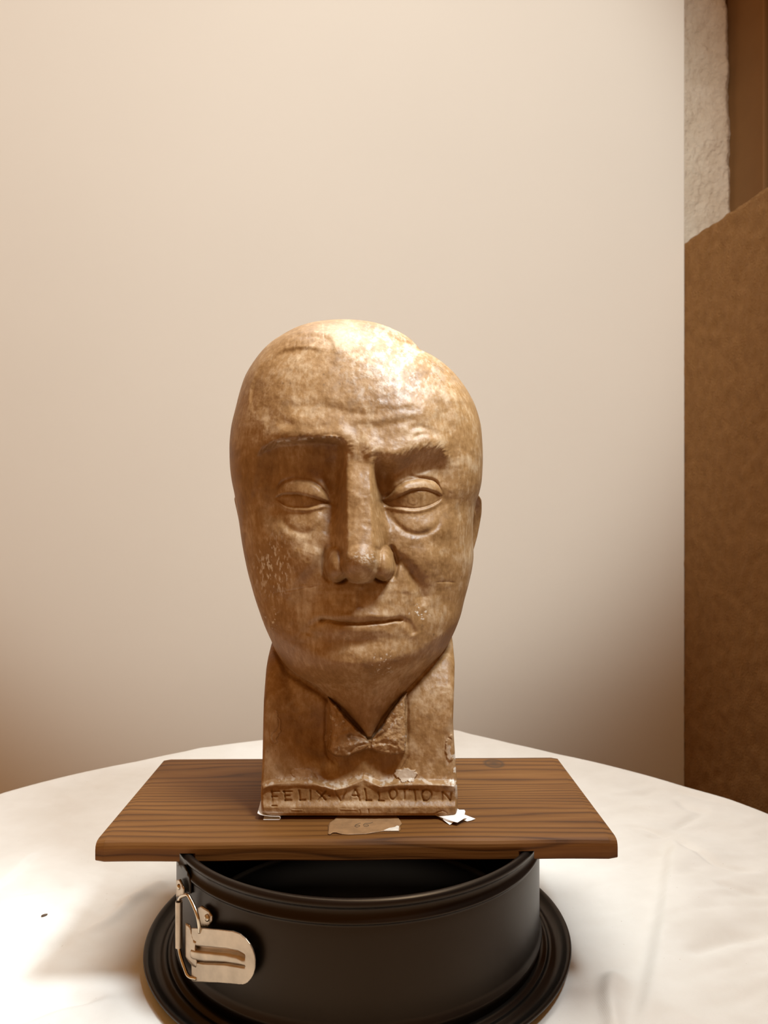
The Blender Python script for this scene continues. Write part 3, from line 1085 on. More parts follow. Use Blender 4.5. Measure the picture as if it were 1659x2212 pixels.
    wLs = sstep(540, 604, px) * sstep(752, 726, px)
    wRs = sstep(800, 828, px) * sstep(992, 940, px)
    D -= wLs * 0.0085 * sock
    sockr = sstep(-20, 44, dy) * (0.35 * sstep(175, 55, dy) + 0.65 * sstep(188, 100, dy))
    D -= wRs * 0.0078 * sockr
    D -= 0.0058 * gauss(px, py, 722, 1045, 20, 56, 0.10, 2.4) + 0.0058 * gauss(px, py, 829, 1052, 18, 50, -0.10, 2.4)
    D -= 0.0026 * gauss(px, py, 700, 1000, 40, 34) + 0.0020 * gauss(px, py, 838, 1022, 34, 26)
    # glabella
    D += 0.0016 * gauss(px, py, 772, 960, 28, 30)
    # ---------------- nose
    H = pchip(py, [(960, 0.0), (985, 0.0015), (1010, 0.0045), (1050, 0.0095), (1100, 0.0145), (1150, 0.0195), (1185, 0.0230), (1205, 0.0235), (1220, 0.0205), (1235, 0.0125), (1250, 0.0040), (1260, 0.0)])
    nc = interp(py, [(960, 770), (1050, 773), (1120, 777), (1180, 778), (1270, 779)])
    aw = pchip(py, [(960, 30), (1010, 32), (1060, 33), (1100, 31), (1150, 31), (1185, 33), (1215, 38), (1240, 36), (1256, 27), (1275, 18)])
    bw = pchip(py, [(960, 48), (1010, 46), (1050, 52), (1100, 62), (1140, 68), (1180, 64), (1205, 54), (1225, 48), (1245, 42), (1275, 34)])
    q = np.abs(px - nc)
    ridge = 1 - sstep(0.0, 1.0, np.clip((q - aw * 0.75) / (bw - aw * 0.75), 0, 1))
    crown = 1 - 0.10 * np.clip(q / aw, 0, 1)**2
    nose = H * ridge * crown
    # ball of the nose
    def dome(cx_, cy_, rx, ry, p=2.0, e=0.5):
        r2 = (np.abs(px - cx_) / rx)**p + (np.abs(py - cy_) / ry)**p
        return np.clip(1 - r2, 0, 1)**e
    dm = dome(779, 1212, 49, 48, 2.0, 0.5)
    ball = np.where(dm > 0, 0.0020 + 0.0262 * dm, 0)
    def wing(cx_, cy_):
        rx = 25.0
        ry = np.where(py < cy_, 50.0, 31.0)
        r2 = np.clip(1 - (np.abs(px - cx_) / rx)**2 - (np.abs(py - cy_) / ry)**2, 0, 1)
        e_ = np.where(py < cy_, 0.42 + 0.45 * np.clip((cy_ - py) / 50.0, 0, 1), 0.42)
        return np.where(r2 > 0, 0.001 + 0.0150 * r2**e_, 0)
    wl = wing(730, 1227)
    wr = wing(827, 1225)
    def smax(a_, b_, k):
        h = np.clip(0.5 + 0.5 * (a_ - b_) / k, 0, 1)
        return b_ + (a_ - b_) * h + k * h * (1 - h)
    nm = sstep(940, 990, py) * sstep(1285, 1275, py) * sstep(120, 95, q)
    full = smax(smax(nose, ball, 0.005), smax(wl, wr, 0.001), 0.0028) - 0.0011
    D += nm * smax(full, np.zeros_like(full), 0.001)
    # groove between ball and wings, nostrils, crease behind the wings
    crease(D, px, py, [(742, 1180), (741, 1208), (745, 1238)], 0.0016, 5)
    crease(D, px, py, [(814, 1180), (816, 1208), (812, 1238)], 0.0016, 5)
    D -= 0.0070 * gauss(px, py, 739, 1253, 12, 6, -0.3, 3) + 0.0070 * gauss(px, py, 820, 1251, 12, 6, 0.3, 3)
    crease(D, px, py, [(712, 1176), (702, 1196), (699, 1222), (704, 1246), (716, 1258)], 0.0026, 5)
    crease(D, px, py, [(842, 1176), (853, 1196), (857, 1222), (852, 1244), (842, 1254)], 0.0026, 5)
    # nasolabial folds
    step_line(D, px, py, [(700, 1186), (690, 1215), (668, 1242), (645, 1266), (630, 1300)], 0.0015, 18, 44)
    crease(D, px, py, [(852, 1192), (872, 1220), (892, 1244), (908, 1272), (914, 1310)], 0.0030, 14)
    crease(D, px, py, [(704, 1190), (690, 1218), (668, 1246), (648, 1275)], 0.0013, 13)
    # philtrum and mouth
    crease(D, px, py, [(778, 1268), (779, 1290), (780, 1318)], 0.0013, 9)
    crease(D, px, py, [(770, 1275), (768, 1300)], -0.0004, 5)
    crease(D, px, py, [(686, 1341), (704, 1339), (730, 1344), (760, 1347), (784, 1347), (806, 1344), (830, 1343), (852, 1339), (872, 1338)], 0.0030, 4.2, 0.05)
    D -= 0.0014 * gauss(px, py, 694, 1341, 9, 7) + 0.0014 * gauss(px, py, 866, 1339, 9, 7)
    crease(D, px, py, [(690, 1342), (672, 1352), (664, 1374)], 0.0013, 8)
    crease(D, px, py, [(868, 1341), (886, 1350), (896, 1372)], 0.0013, 8)
    D -= 0.0010 * gauss(px, py, 690, 1385, 16, 24, 0.4) + 0.0008 * gauss(px, py, 872, 1382, 16, 24, -0.4)
    # thin casting seams across the cheeks
    crease(D, px, py, [(590, 1282), (630, 1275), (670, 1268), (700, 1262)], 0.0004, 1.6)
    crease(D, px, py, [(940, 1258), (965, 1257), (985, 1259)], 0.0004, 1.6)
    # ---------------- eyes
    def eye(x0, x1, up, lid, low, cxe, cye, bulge):
        nonlocal D
        D += bulge * gauss(px, py, cxe, cye, 52, 34, 0, 2.6)
        inx = sstep(x0 - 2, x0 + 12, px) * sstep(x1 + 2, x1 - 12, px)
        yu = pchip(px, up); yl = pchip(px, lid); yb_ = pchip(px, low)
        band = (px > x0 - 18) & (px < x1 + 18)
        w = inx * band
        # lid thickness stands above the ball
        D += w * 0.0010 * sstep(yu - 2, yu + 9, py) * sstep(yl + 2.5, yl - 2.0, py)
        # crease above the lid
        D -= w * 0.0015 * np.exp(-((py - yu) / 5.5)**2)
        # opening
        op = sstep(yl - 1, yl + 2.5, py) * sstep(yb_ + 2, yb_ - 2, py)
        D -= w * 0.0010 * op
        D -= w * 0.0007 * np.exp(-((py - yl - 2) / 3.0)**2)
        # lower lid rim
        D += w * 0.0008 * np.exp(-((py - yb_ - 6) / 4.2)**2)
        D -= w * 0.0006 * np.exp(-((py - yb_) / 2.2)**2)
    eye(594, 716, [(594, 1061), (610.6, 1042), (638, 1035), (668.5, 1038.6), (690, 1050), (704, 1066), (716, 1082)],
        [(594, 1074), (600, 1071), (614, 1066), (638, 1065.5), (668.5, 1071), (692.6, 1078), (712, 1085), (716, 1086)],
        [(594, 1076), (604.6, 1083), (618, 1092), (638, 1096), (662.5, 1096.5), (680.6, 1093), (700, 1089), (716, 1087)], 655, 1072, 0.0040)
    eye(824, 956, [(824, 1078), (840, 1066), (858, 1052), (882, 1038), (908.5, 1034), (938.6, 1040), (952, 1056), (956, 1064)],
        [(824, 1081), (845, 1077), (870, 1067), (891, 1057.5), (914.5, 1055), (944.7, 1064), (956, 1070)],
        [(824, 1085), (830, 1088), (860, 1095), (896, 1099), (920, 1095), (943, 1085), (956, 1076)], 896, 1068, 0.0042)
    # incised iris
    for (ex, ey) in ((640, 1081), (893, 1078)):
        rr = np.hypot((px - ex), (py - ey) * 1.05)
        D -= 0.00014 * np.exp(-((rr - 15) / 2.6)**2) * (rr < 24)
    # tear corners
    D -= 0.0016 * gauss(px, py, 714, 1086, 9, 5) + 0.0016 * gauss(px, py, 826, 1084, 9, 5)
    crease(D, px, py, [(716, 1088), (700, 1096), (690, 1110)], 0.0007, 5)
    D -= 0.0013 * gauss(px, py, 588, 1108, 14, 20)
    # folds over the lids
    crease(D, px, py, [(940, 1008), (905, 1022), (870, 1034), (845, 1048)], 0.0009, 5)
    crease(D, px, py, [(880, 1026), (908, 1032), (935, 1037), (950, 1046)], 0.0007, 3)
    # bags
    D += 0.0012 * gauss(px, py, 655, 1126, 46, 20) + 0.0014 * gauss(px, py, 898, 1128, 46, 22)
    crease(D, px, py, [(604, 1112), (622, 1138), (650, 1152), (680, 1146), (702, 1122)], 0.0011, 8)
    crease(D, px, py, [(838, 1104), (858, 1134), (884, 1152), (914, 1154), (942, 1138), (952, 1112)], 0.0014, 7)
    # tear trough beside the nose
    crease(D, px, py, [(724, 1098), (712, 1128), (704, 1158)], 0.0012, 8)
    crease(D, px, py, [(826, 1098), (838, 1124), (850, 1146)], 0.0012, 8)
    # ---------------- forehead wrinkles and brow hair
    for pts, dp, sg in (([(590, 905), (630, 918), (680, 925), (730, 915)], 0.0010, 8), ([(600, 880), (660, 878), (720, 884)], 0.0006, 9),
                        ([(680, 870), (740, 888), (800, 895), (860, 884), (920, 880)], 0.0009, 8), ([(760, 912), (810, 922), (860, 912), (910, 905)], 0.0010, 8),
                        ([(820, 866), (870, 858), (930, 862)], 0.0006, 8), ([(880, 930), (905, 922), (935, 934), (945, 950)], 0.0012, 6),
                        ([(890, 946), (915, 938), (940, 944)], 0.0008, 4), ([(748, 940), (756, 965), (750, 985)], 0.0007, 6)):
        crease(D, px, py, pts, dp * 0.85, sg * 1.3)
    hb = wL * np.exp(-((dy - 2) / 12.0)**2) + wR * np.exp(-((dy - 0) / 16.0)**2)
    hairs = fbm((px + 0.9 * dy) * 0.22, (dy - 0.25 * px) * 0.06, 3)
    D += 0.0005 * hb * hairs
    crease(D, px, py, [(600, 954), (640, 950), (680, 946), (720, 943), (738, 950)], -0.0010, 3)
    # ---------------- hair: combed locks standing proud of the brow
    step_line(D, px, py, [(718, 752), (700, 758), (666, 752), (616, 757), (580, 778), (560, 800), (546, 830), (541, 860), (548, 910)], 0.0021, 6, 60, 0.2)
    step_line(D, px, py, [(720, 768), (716, 737), (697, 724), (643, 724), (606, 744)], 0.0019, 7, 36)
    step_line(D, px, py, [(1004, 1160), (1003, 1100), (998, 1050), (988, 1000), (980, 940), (972, 890), (962, 855), (944, 825), (926, 795), (912, 768)][::-1], -0.0010, 13, 60)
    step_line(D, px, py, [(912, 768), (926, 795), (944, 825), (962, 855), (972, 890), (980, 940), (988, 1000), (998, 1050), (1003, 1100), (1004, 1160)][::-1], 0.0006, 14, 70)
    step_line(D, px, py, [(1025, 872), (1000, 870), (962, 869)], 0.00035, 4, 30)
    step_line(D, px, py, [(576, 880), (575, 920), (566, 965), (560, 1010), (548, 1060), (536, 1120)], 0.0014, 7, 40)
    for pts in ([(540, 1100), (541, 1180), (553, 1260), (570, 1330)], [(1010, 1120), (1006, 1200), (998, 1280), (985, 1340)],
                [(1016, 1100), (1013, 1190), (1004, 1280)], [(530, 1090), (533, 1170), (545, 1250)]):
        crease(D, px, py, pts, 0.0008, 4)
    hairm = np.clip(sstep(572, 545, px) * sstep(1180, 1080, py) + sstep(975, 1000, px) * sstep(1180, 1080, py)
                    + sstep(800, 740, py) * sstep(740, 640, px) + sstep(830, 780, py) * sstep(890, 930, px), 0, 1)
    ang = np.arctan2(py - 1000, px - 770)
    D += 0.00022 * hairm * fbm(px * 0.14 + py * 0.02, py * 0.020, 2)
    # ---------------- modelling unevenness
    D += 0.00050 * fbm(px * 0.020, py * 0.020, 3) + 0.00016 * fbm(px * 0.09, py * 0.09, 3)
    # nothing at the rim where the front meets the back half
    rim = sstep(0.0, 0.10, np.cos(phi))[None]
    D *= rim
    top = sstep(0.0, 0.010, ZTOP - Zg)
    D *= top
    Pv = np.stack([X, Y, Zg], -1)
    ray = Pv / np.linalg.norm(Pv, axis=-1, keepdims=True)
    Pv = Pv - ray * D[..., None]
    # back half
    pb = np.linspace(math.pi / 2, 3 * math.pi / 2, NB + 2)[1:-1]
    s, c = np.sin(pb)[None], np.cos(pb)[None]
    w = np.where(s < 0, (cx - XL)[:, None], (XRr - cx)[:, None])
    Xb = cx[:, None] + w * s
    Yb = ym[:, None] + (yb - ym)[:, None] * np.abs(c)
    Pb = np.stack([Xb, Yb, np.repeat(z[:, None], NB, 1)], -1)
    V = np.concatenate([Pv, Pb], 1)
    NC = NF + NB
    f = grid_faces(NRr, NC, True)
    Vf = V.reshape(-1, 3)
    apex = len(Vf)
    Vf = np.vstack([Vf, [[Vf[:NC, 0].mean(), 0.560, ZTOP]]])
    i = np.arange(NC)
    tri = np.stack([np.full(NC, apex), (i + 1) % NC, i, i], 1)
    o = mesh_np('head', Vf, f, M['bust'], bust)
    # close the crown with a fan
    bmx = bmesh.new(); bmx.from_mesh(o.data); bmx.verts.ensure_lookup_table()
    for k in range(NC):
        fc = bmx.faces.new((bmx.verts[apex], bmx.verts[k], bmx.verts[(k + 1) % NC])); fc.smooth = True
    bmesh.ops.recalc_face_normals(bmx, faces=bmx.faces)
    bmx.to_mesh(o.data); bmx.free()
    # wear (bare plaster showing) and stain
    wear = np.zeros_like(D)
    n = fbm(px * 0.30, py * 0.11, 3)
    wear += 0.8 * sstep(0.35, 0.75, n) * gauss(px, py, 592, 1225, 38, 60, 0, 3)
    n2 = fbm(px * 0.22 + 7, py * 0.22, 3)
    wear += 0.8 * sstep(0.6, 0.9, n2) * (gauss(px, py, 826, 1432, 30, 22, 0, 3) + gauss(px, py, 905, 1325, 22, 20, 0, 3) + gauss(px, py, 586, 1335, 14, 26, 0, 3))
    n3 = fbm(px * 0.10 + 40, py * 0.10 + 3, 4)
    wear += 0.42 * sstep(-0.3, 0.9, n3 + 0.5 * fbm(px * 0.5, py * 0.5, 2)) * gauss(px, py, 850, 790, 110, 90, 0.5, 2.5)
    wear += 0.6 * np.exp(-((rowd(px, py, [(600, 954), (640, 950), (680, 946), (720, 943), (738, 950)])) / 2.0)**2) * sstep(-0.3, 0.5, fbm(px * 0.2, py * 0.2, 2))
    wear += 0.4 * sstep(0.1, 0.6, fbm(px * 0.25, py * 0.35 + 50, 3)) * gauss(px, py, 785, 1205, 34, 14, 0, 3)
    st = 0.25 * sstep(0.4, 1.2, fbm(px * 0.035 + 11, py * 0.035 + 5, 4))
    st += 0.8 * np.exp(-((np.hypot(px - 843, (py - 757) * 1.5)) / 3.0)**2)
    for (sx, sy, sr) in ((699, 809, 1.8), (611, 828, 1.8), (700, 831, 2.0), (734, 829, 1.8), (627, 828, 1.5), (937, 1371, 2.5)):
        st += 0.8 * np.exp(-((np.hypot(px - sx, py - sy)) / sr)**2)
    def full(a, nb=NB):
        return np.concatenate([np.concatenate([np.clip(a, 0, 1), np.zeros((NRr, nb))], 1).ravel(), [0.0]])
    set_attr(o, 'wear', full(wear))
    set_attr(o, 'stain', full(st))
    return o
def rowd(px, py, pts):
    return poly_dist(px, py, catmull(pts, 5))[0]
head_o = head()

# ears: mostly hidden behind the broad cheeks
def ear(side, pts_out):
    nr, na = 40, 96
    V = []
    zt, zb = 0.0155, -0.0535
    for thick in (0, 1):
        for i in range(nr):
            r = i / (nr - 1)
            for k in range(na):
                a = 2 * math.pi * k / na
                e = r
                vz = math.sin(a) * e
                vy = math.cos(a) * e
                zz = (zt + zb) / 2 + vz * (zt - zb) / 2
                wdt = 0.0185 * (0.74 + 0.30 * vz - 0.16 * math.exp(-((vz + 0.62) / 0.22)**2))
                yy = 0.5700 + vy * wdt - 0.004 * vz
                # outward surface: rolled helix, inner fold, hollow concha, tragus and lobe
                up = 1.0 if vz > -0.45 else max(0.0, 1 + (vz + 0.45) * 4)
                h = 0.0040 * up * math.exp(-((r - 0.90) / 0.08)**2) * (0.45 + 0.55 * max(0, math.cos(a - 0.55)) + 0.3 * max(0, vz))
                h -= 0.0026 * up * math.exp(-((r - 0.74) / 0.07)**2)
                h += 0.0024 * up * math.exp(-((r - 0.56) / 0.09)**2) * max(0, math.cos(a - 0.25))
                h -= 0.0062 * math.exp(-((vy + 0.12) / 0.34)**2 - ((vz + 0.12) / 0.36)**2)
                h += 0.0040 * math.exp(-((vy + 0.62) / 0.16)**2 - ((vz + 0.15) / 0.16)**2)
                h += 0.0012 * math.exp(-((vz + 0.80) / 0.20)**2)
                flare = 0.25 * (yy - 0.5700) - 0.003
                zc_ = np.interp(zz, [p[0] for p in pts_out], [p[1] for p in pts_out])
                base = abs(zc_) if False else zc_
                off = flare + h - 0.0040
                if r > 0.97: off -= 0.0010
                if thick: off -= 0.0040 * (1 - 0.6 * max(0, (r - 0.9) * 10))
                V.append((base + side * off, yy, zz))
    n1 = nr * na
    f = [tuple(q) for q in grid_faces(nr, na, True)]
    f += [tuple(n1 + q[::-1]) for q in grid_faces(nr, na, True)]
    f += [((nr - 1) * na + k, (nr - 1) * na + (k + 1) % na, n1 + (nr - 1) * na + (k + 1) % na, n1 + (nr - 1) * na + k) for k in range(na)]
    o = mesh_np('ear', V, f, M['bust'], head_o)
    bmx = bmesh.new(); bmx.from_mesh(o.data)
    bmesh.ops.remove_doubles(bmx, verts=bmx.verts, dist=1e-5)
    bmesh.ops.recalc_face_normals(bmx, faces=bmx.faces)
    for fc in bmx.faces: fc.smooth = True
    bmx.to_mesh(o.data); bmx.free()
    return o
dE = 0.578
ear(1, sorted([((CY - y) * dE / F, (x - CX) * dE / F) for x, y in ((1039, 1066), (1042.5, 1080), (1041, 1105), (1033, 1160), (1024, 1200), (1020, 1225), (1018, 1260))]))
ear(-1, sorted([((CY - y) * dE / F, (x - CX) * dE / F) for x, y in ((504.5, 1066), (504, 1078), (510, 1100), (516, 1130), (520, 1165), (525, 1195), (532, 1235), (540, 1262))]))

# ---------------- shoulder block with shirt collar, and plinth
BL = [(1370, 590), (1385, 585), (1400, 580), (1425, 575), (1450, 572), (1520, 569), (1580, 568), (1640, 567), (1690, 564.5), (1720, 563.5), (1757, 565), (1762, 566)]
BR = [(1365, 975), (1380, 980), (1400, 982.5), (1440, 984.5), (1480, 982.5), (1520, 980.5), (1560, 979), (1600, 981), (1640, 983.5), (1680, 986), (1720, 988.5), (1757, 989), (1762, 988)]
LEDGE = [(555, 1706), (567, 1704), (580, 1697), (600, 1693), (640, 1689.5), (677, 1691.5), (702, 1698), (724, 1706), (746, 1701), (768, 1690), (786, 1685), (802, 1690), (821, 1699.5),
         (837, 1696), (858, 1692.5), (896, 1693), (930, 1694.5), (960, 1696), (985, 1697.5), (1000, 1697.5)]
def base_depth(py):
    return pchip(py, [(1340, 0.545), (1370, 0.533), (1385, 0.526), (1420, 0.512), (1463, 0.5045), (1500, 0.4995), (1540, 0.4972), (1600, 0.4955), (1650, 0.4928), (1685, 0.4892), (1700, 0.4862), (1765, 0.4848), (1800, 0.4848)])
LETTERS = [[(587, 1708), (588, 1731)], [(588, 1709.5), (603, 1709.5)], [(588, 1721), (598, 1721)], [(588, 1741), (597, 1741)],
           [(614, 1709), (616, 1729)], [(612, 1710), (630, 1710)], [(616, 1719), (625, 1719)], [(616, 1729), (629, 1729)],
           [(646, 1708), (648, 1728)], [(648, 1728.5), (659, 1728.5)],
           [(670, 1708), (670, 1729)],
           [(685, 1709), (695, 1719), (703, 1728)], [(704, 1709), (696, 1718), (688, 1729)],
           [(711, 1719), (713, 1719)],
           [(724, 1709), (730, 1719), (736, 1730)], [(748, 1707), (743, 1718), (739, 1730)],
           [(756, 1730), (762, 1717), (767, 1706)], [(768, 1705), (773, 1717), (777, 1729)], [(762, 1719), (775, 1719)],
           [(788, 1705), (790, 1718), (791, 1729)], [(791, 1729), (802, 1729.5)],
           [(818, 1711), (819, 1720), (818, 1729)], [(818, 1729.5), (829, 1730.5)],
           [(849 + 8 * math.cos(t), 1715 + 11.5 * math.sin(t)) for t in np.linspace(0, 6.283, 17)],
           [(862, 1704), (880, 1703.5)], [(874, 1704), (873, 1726)],
           [(885, 1705), (903, 1705)], [(895, 1706), (897, 1730)],
           [(914, 1708), (921, 1705), (928, 1707), (932, 1714), (930, 1723), (924, 1730), (916, 1729)], [(914, 1709), (911, 1718), (915, 1729)],
           [(955, 1729), (956, 1711)], [(956, 1710), (964, 1719), (972, 1729)], [(972, 1729), (975, 1710)]]
def body():
    NF, NS, NRr = 560, 18, 620
    # rows spaced so that a row is about one picture pixel on the front face
    pyr = np.concatenate([np.linspace(1342, 1690, 330), np.linspace(1690.8, 1761.5, 150)])
    d0 = base_depth(pyr)
    zr = (CY - pyr) * d0 / F
    o = np.argsort(-zr)
    pyr, d0, zr = pyr[o], d0[o], zr[o]
    NRr = len(zr)
    L = interp(pyr, BL); R = interp(pyr, BR)
    yfr = d0
    # sides go straight back from the front corners
    rc = 0.006
    XL = (L - CX) / F * (yfr + rc * 0.4)
    XR_ = (R - CX) / F * (yfr + rc * 0.4)
    u = np.linspace(-1, 1, NF)
    X = ((XL + XR_) / 2)[:, None] + ((XR_ - XL) / 2)[:, None] * u[None]
    hw = ((XR_ - XL) / 2)[:, None]
    ed = hw * (1 - np.abs(u)[None])          # distance from the edge
    rcr = pchip(pyr, [(1342, 0.02), (1385, 0.018), (1450, 0.009), (1520, 0.004), (1600, 0.0028), (1765, 0.0022)])[:, None]
    q = np.clip(1 - ed / rcr, 0, 1)
    Y = yfr[:, None] + rcr * (1 - np.sqrt(np.clip(1 - q**2, 0, 1)))
    Zg = np.repeat(zr[:, None], NF, 1)
    px = CX + F * X / Y
    py = CY - F * Zg / Y
    D = np.zeros_like(X)
    # gentle crown across the front
    # plinth ledge following the wavy drapery line
    led = interp(px, LEDGE)
    dy = py - led
    D += 0.0036 * sstep(-13, 1.5, dy)
    D -= 0.0042 * sstep(1690, 1704, py) * 0.0
    # band recess between ledge and foot strip
    D += 0.0009 * sstep(1726, 1746, py)
    D -= 0.0022 * sstep(0, 14, dy) * sstep(1746, 1726, py)
    D -= 0.0010 * sstep(1756, 1762, py)
    shirt = sstep(6, -6, dy)
    # rising side fields with a soft valley beside the tie
    D += shirt * 0.0030 * gauss(px, py, 585, 1620, 46, 90, 0.15, 2.6)
    D += shirt * 0.0022 * gauss(px, py, 600, 1500, 30, 60)
    D -= shirt * 0.0034 * gauss(px, py, 694, 1590, 24, 78, -0.10, 2.4)
    D -= shirt * 0.0032 * gauss(px, py, 712, 1668, 26, 30, 0.5, 2.2)
    D -= shirt * 0.0022 * gauss(px, py, 650, 1560, 40, 70, -0.2)
    D += shirt * 0.0026 * gauss(px, py, 930, 1600, 44, 90, 0.0, 2.6)
    D -= shirt * 0.0028 * gauss(px, py, 848, 1660, 20, 34, 0.35, 2.2)
    D += shirt * 0.0028 * gauss(px, py, 793, 1650, 26, 34, 0, 2.4)
    crease(D, px, py, [(706, 1505), (705, 1560), (707, 1625), (720, 1642), (738, 1660)], 0.0022, 5)
    crease(D, px, py, [(879, 1505), (880, 1560), (878, 1620)], 0.0014, 4)
    crease(D, px, py, [(885, 1630), (872, 1655), (855, 1680), (852, 1690)], 0.0010, 3)
    crease(D, px, py, [(672, 1668), (690, 1690), (702, 1697)], 0.0008, 3)
    crease(D, px, py, [(590, 1396), (620, 1448), (652, 1471), (700, 1503), (745, 1545), (790, 1592)], 0.0040, 7, 0.06)
    crease(D, px, py, [(976, 1380), (956, 1413), (923, 1449), (882, 1492), (842, 1535), (804, 1592)], 0.0030, 7, 0.06)
    # collar points: soft fold below the jaw on the left
    D -= 0.0020 * gauss(px, py, 622, 1475, 14, 52, -0.25) 
    D += 0.0012 * gauss(px, py, 606, 1440, 9, 46, -0.2)
    # flaking slip: thin raised scabs with ragged edges
    def scab(cx_, cy_, rx, ry, h, sd):
        r = np.hypot((px - cx_) / rx, (py - cy_) / ry) + 0.22 * fbm(px * 0.12 + sd, py * 0.12, 3)
        D[...] += h * sstep(1.05, 0.93, r)
    scab(876, 1674, 22, 15, 0.0012, 3)
    scab(594, 1570, 12, 34, 0.0007, 8)
    scab(973, 1615, 10, 26, 0.0009, 15)
    scab(655, 1672, 26, 12, 0.0005, 22)
    crease(D, px, py, [(590, 1545), (602, 1555), (600, 1575), (588, 1590), (597, 1610)], 0.0005, 2)
    crease(D, px, py, [(966, 1592), (976, 1600), (972, 1620), (966, 1640)], 0.0006, 2)
    # small chips and lumps
    D += 0.00050 * fbm(px * 0.025, py * 0.025, 3) * shirt + 0.00010 * fbm(px * 0.12, py * 0.12, 3)
    # inscription pressed into the band
    for st in LETTERS:
        poly = catmull(st, 4) if len(st) > 2 else np.array(st, float)
        m = near(px, py, poly, 7)
        if m.any():
            d, s_, f_ = poly_dist(px[m], py[m], poly)
            D[m] -= 0.0011 * np.exp(-(d / 1.8)**2)
    # saw nicks in the foot
    crease(D, px, py, [(796, 1747), (797, 1763)], 0.0008, 1.3, 0.02)
    crease(D, px, py, [(777, 1749), (778, 1759)], 0.0004, 1.2, 0.02)
    crease(D, px, py, [(936, 1760), (950, 1753), (958, 1752), (968, 1757)], 0.0006, 1.5, 0.05)
    for pts in ([(629, 1750), (655, 1750.5)], [(733, 1748.5), (772, 1749)], [(956, 1711), (972, 1728)]):
        crease(D, px, py, pts, -0.0003, 1.2, 0.1)
    D *= sstep(0.0, 0.03, 1 - np.abs(u))[None] * 0.85 + 0.15
    # bottom left corner is knocked off
    Pv = np.stack([X, Y, Zg], -1)
    ray = Pv / np.linalg.norm(Pv, axis=-1, keepdims=True)
    Pv = Pv - ray * D[..., None]
    chip = gauss(px, py, 560, 1764, 26, 9, 0.3, 3)
    Pv[..., 2] += 0.0020 * chip
    # back: sides and rear
    yback = 0.610
    us = np.linspace(0, 1, NS + 1)[1:]
    rows = []
    right = np.stack([np.repeat(XR_[:, None], NS, 1), Y[:, -1:] + (yback - Y[:, -1:]) * us[None], np.repeat(zr[:, None], NS, 1)], -1)
    nb = 30
    ub = np.linspace(0, 1, nb + 1)[1:]
    back = np.stack([XR_[:, None] + (XL - XR_)[:, None] * ub[None], np.full((NRr, nb), yback), np.repeat(zr[:, None], nb, 1)], -1)
    left = np.stack([np.repeat(XL[:, None], NS - 1, 1), yback + (Y[:, :1] - yback) * us[None, :-1], np.repeat(zr[:, None], NS - 1, 1)], -1)
    V = np.concatenate([Pv, right, back, left], 1)
    NC = V.shape[1]
    f = grid_faces(NRr, NC, True)
    o = mesh_np('shoulder_block', V.reshape(-1, 3), f, M['bust'], bust)
    bmx = bmesh.new(); bmx.from_mesh(o.data); bmx.verts.ensure_lookup_table()
    rings_ = [[bmx.verts[r0 + k] for k in range(NC)] for r0 in (0, (NRr - 1) * NC)]
    for ring_ in rings_:
        cpt = sum((v.co for v in ring_), Vector()) / NC
        cv = bmx.verts.new(cpt)
        for k in range(NC):
            bmx.faces.new((ring_[k], ring_[(k + 1) % NC], cv))
    bmesh.ops.recalc_face_normals(bmx, faces=bmx.faces)
    for fc in bmx.faces: fc.smooth = True
    bmx.to_mesh(o.data); bmx.free()
    ext = NC - NF
    wear = 0.75 * sstep(0.15, 0.6, fbm(px * 0.10, py * 0.07 + 4, 4)) * sstep(958, 984, px) * sstep(1560, 1610, py) * sstep(1735, 1690, py)
    wear += 0.45 * sstep(0.1, 0.7, fbm(px * 0.12 + 5, py * 0.12, 4)) * np.exp(-((dy + 7) / 9.0)**2)
    wear += 0.6 * sstep(1.04, 0.9, np.hypot((px - 876) / 22, (py - 1674) / 15) + 0.22 * fbm(px * 0.12 + 3, py * 0.12, 3)) * 0.6
    wear += 0.6 * gauss(px, py, 590, 1757, 26, 4, 0.05, 3)
    st_ = 0.25 * sstep(0.4, 1.2, fbm(px * 0.04 + 21, py * 0.04 + 2, 4))
    def full(a):
        a = np.concatenate([np.clip(a, 0, 1), np.zeros((NRr, ext))], 1).ravel()
        return np.concatenate([a, [0, 0]])
    set_attr(o, 'wear', full(wear))
    set_attr(o, 'stain', full(st_))
    return o
body_o = body()

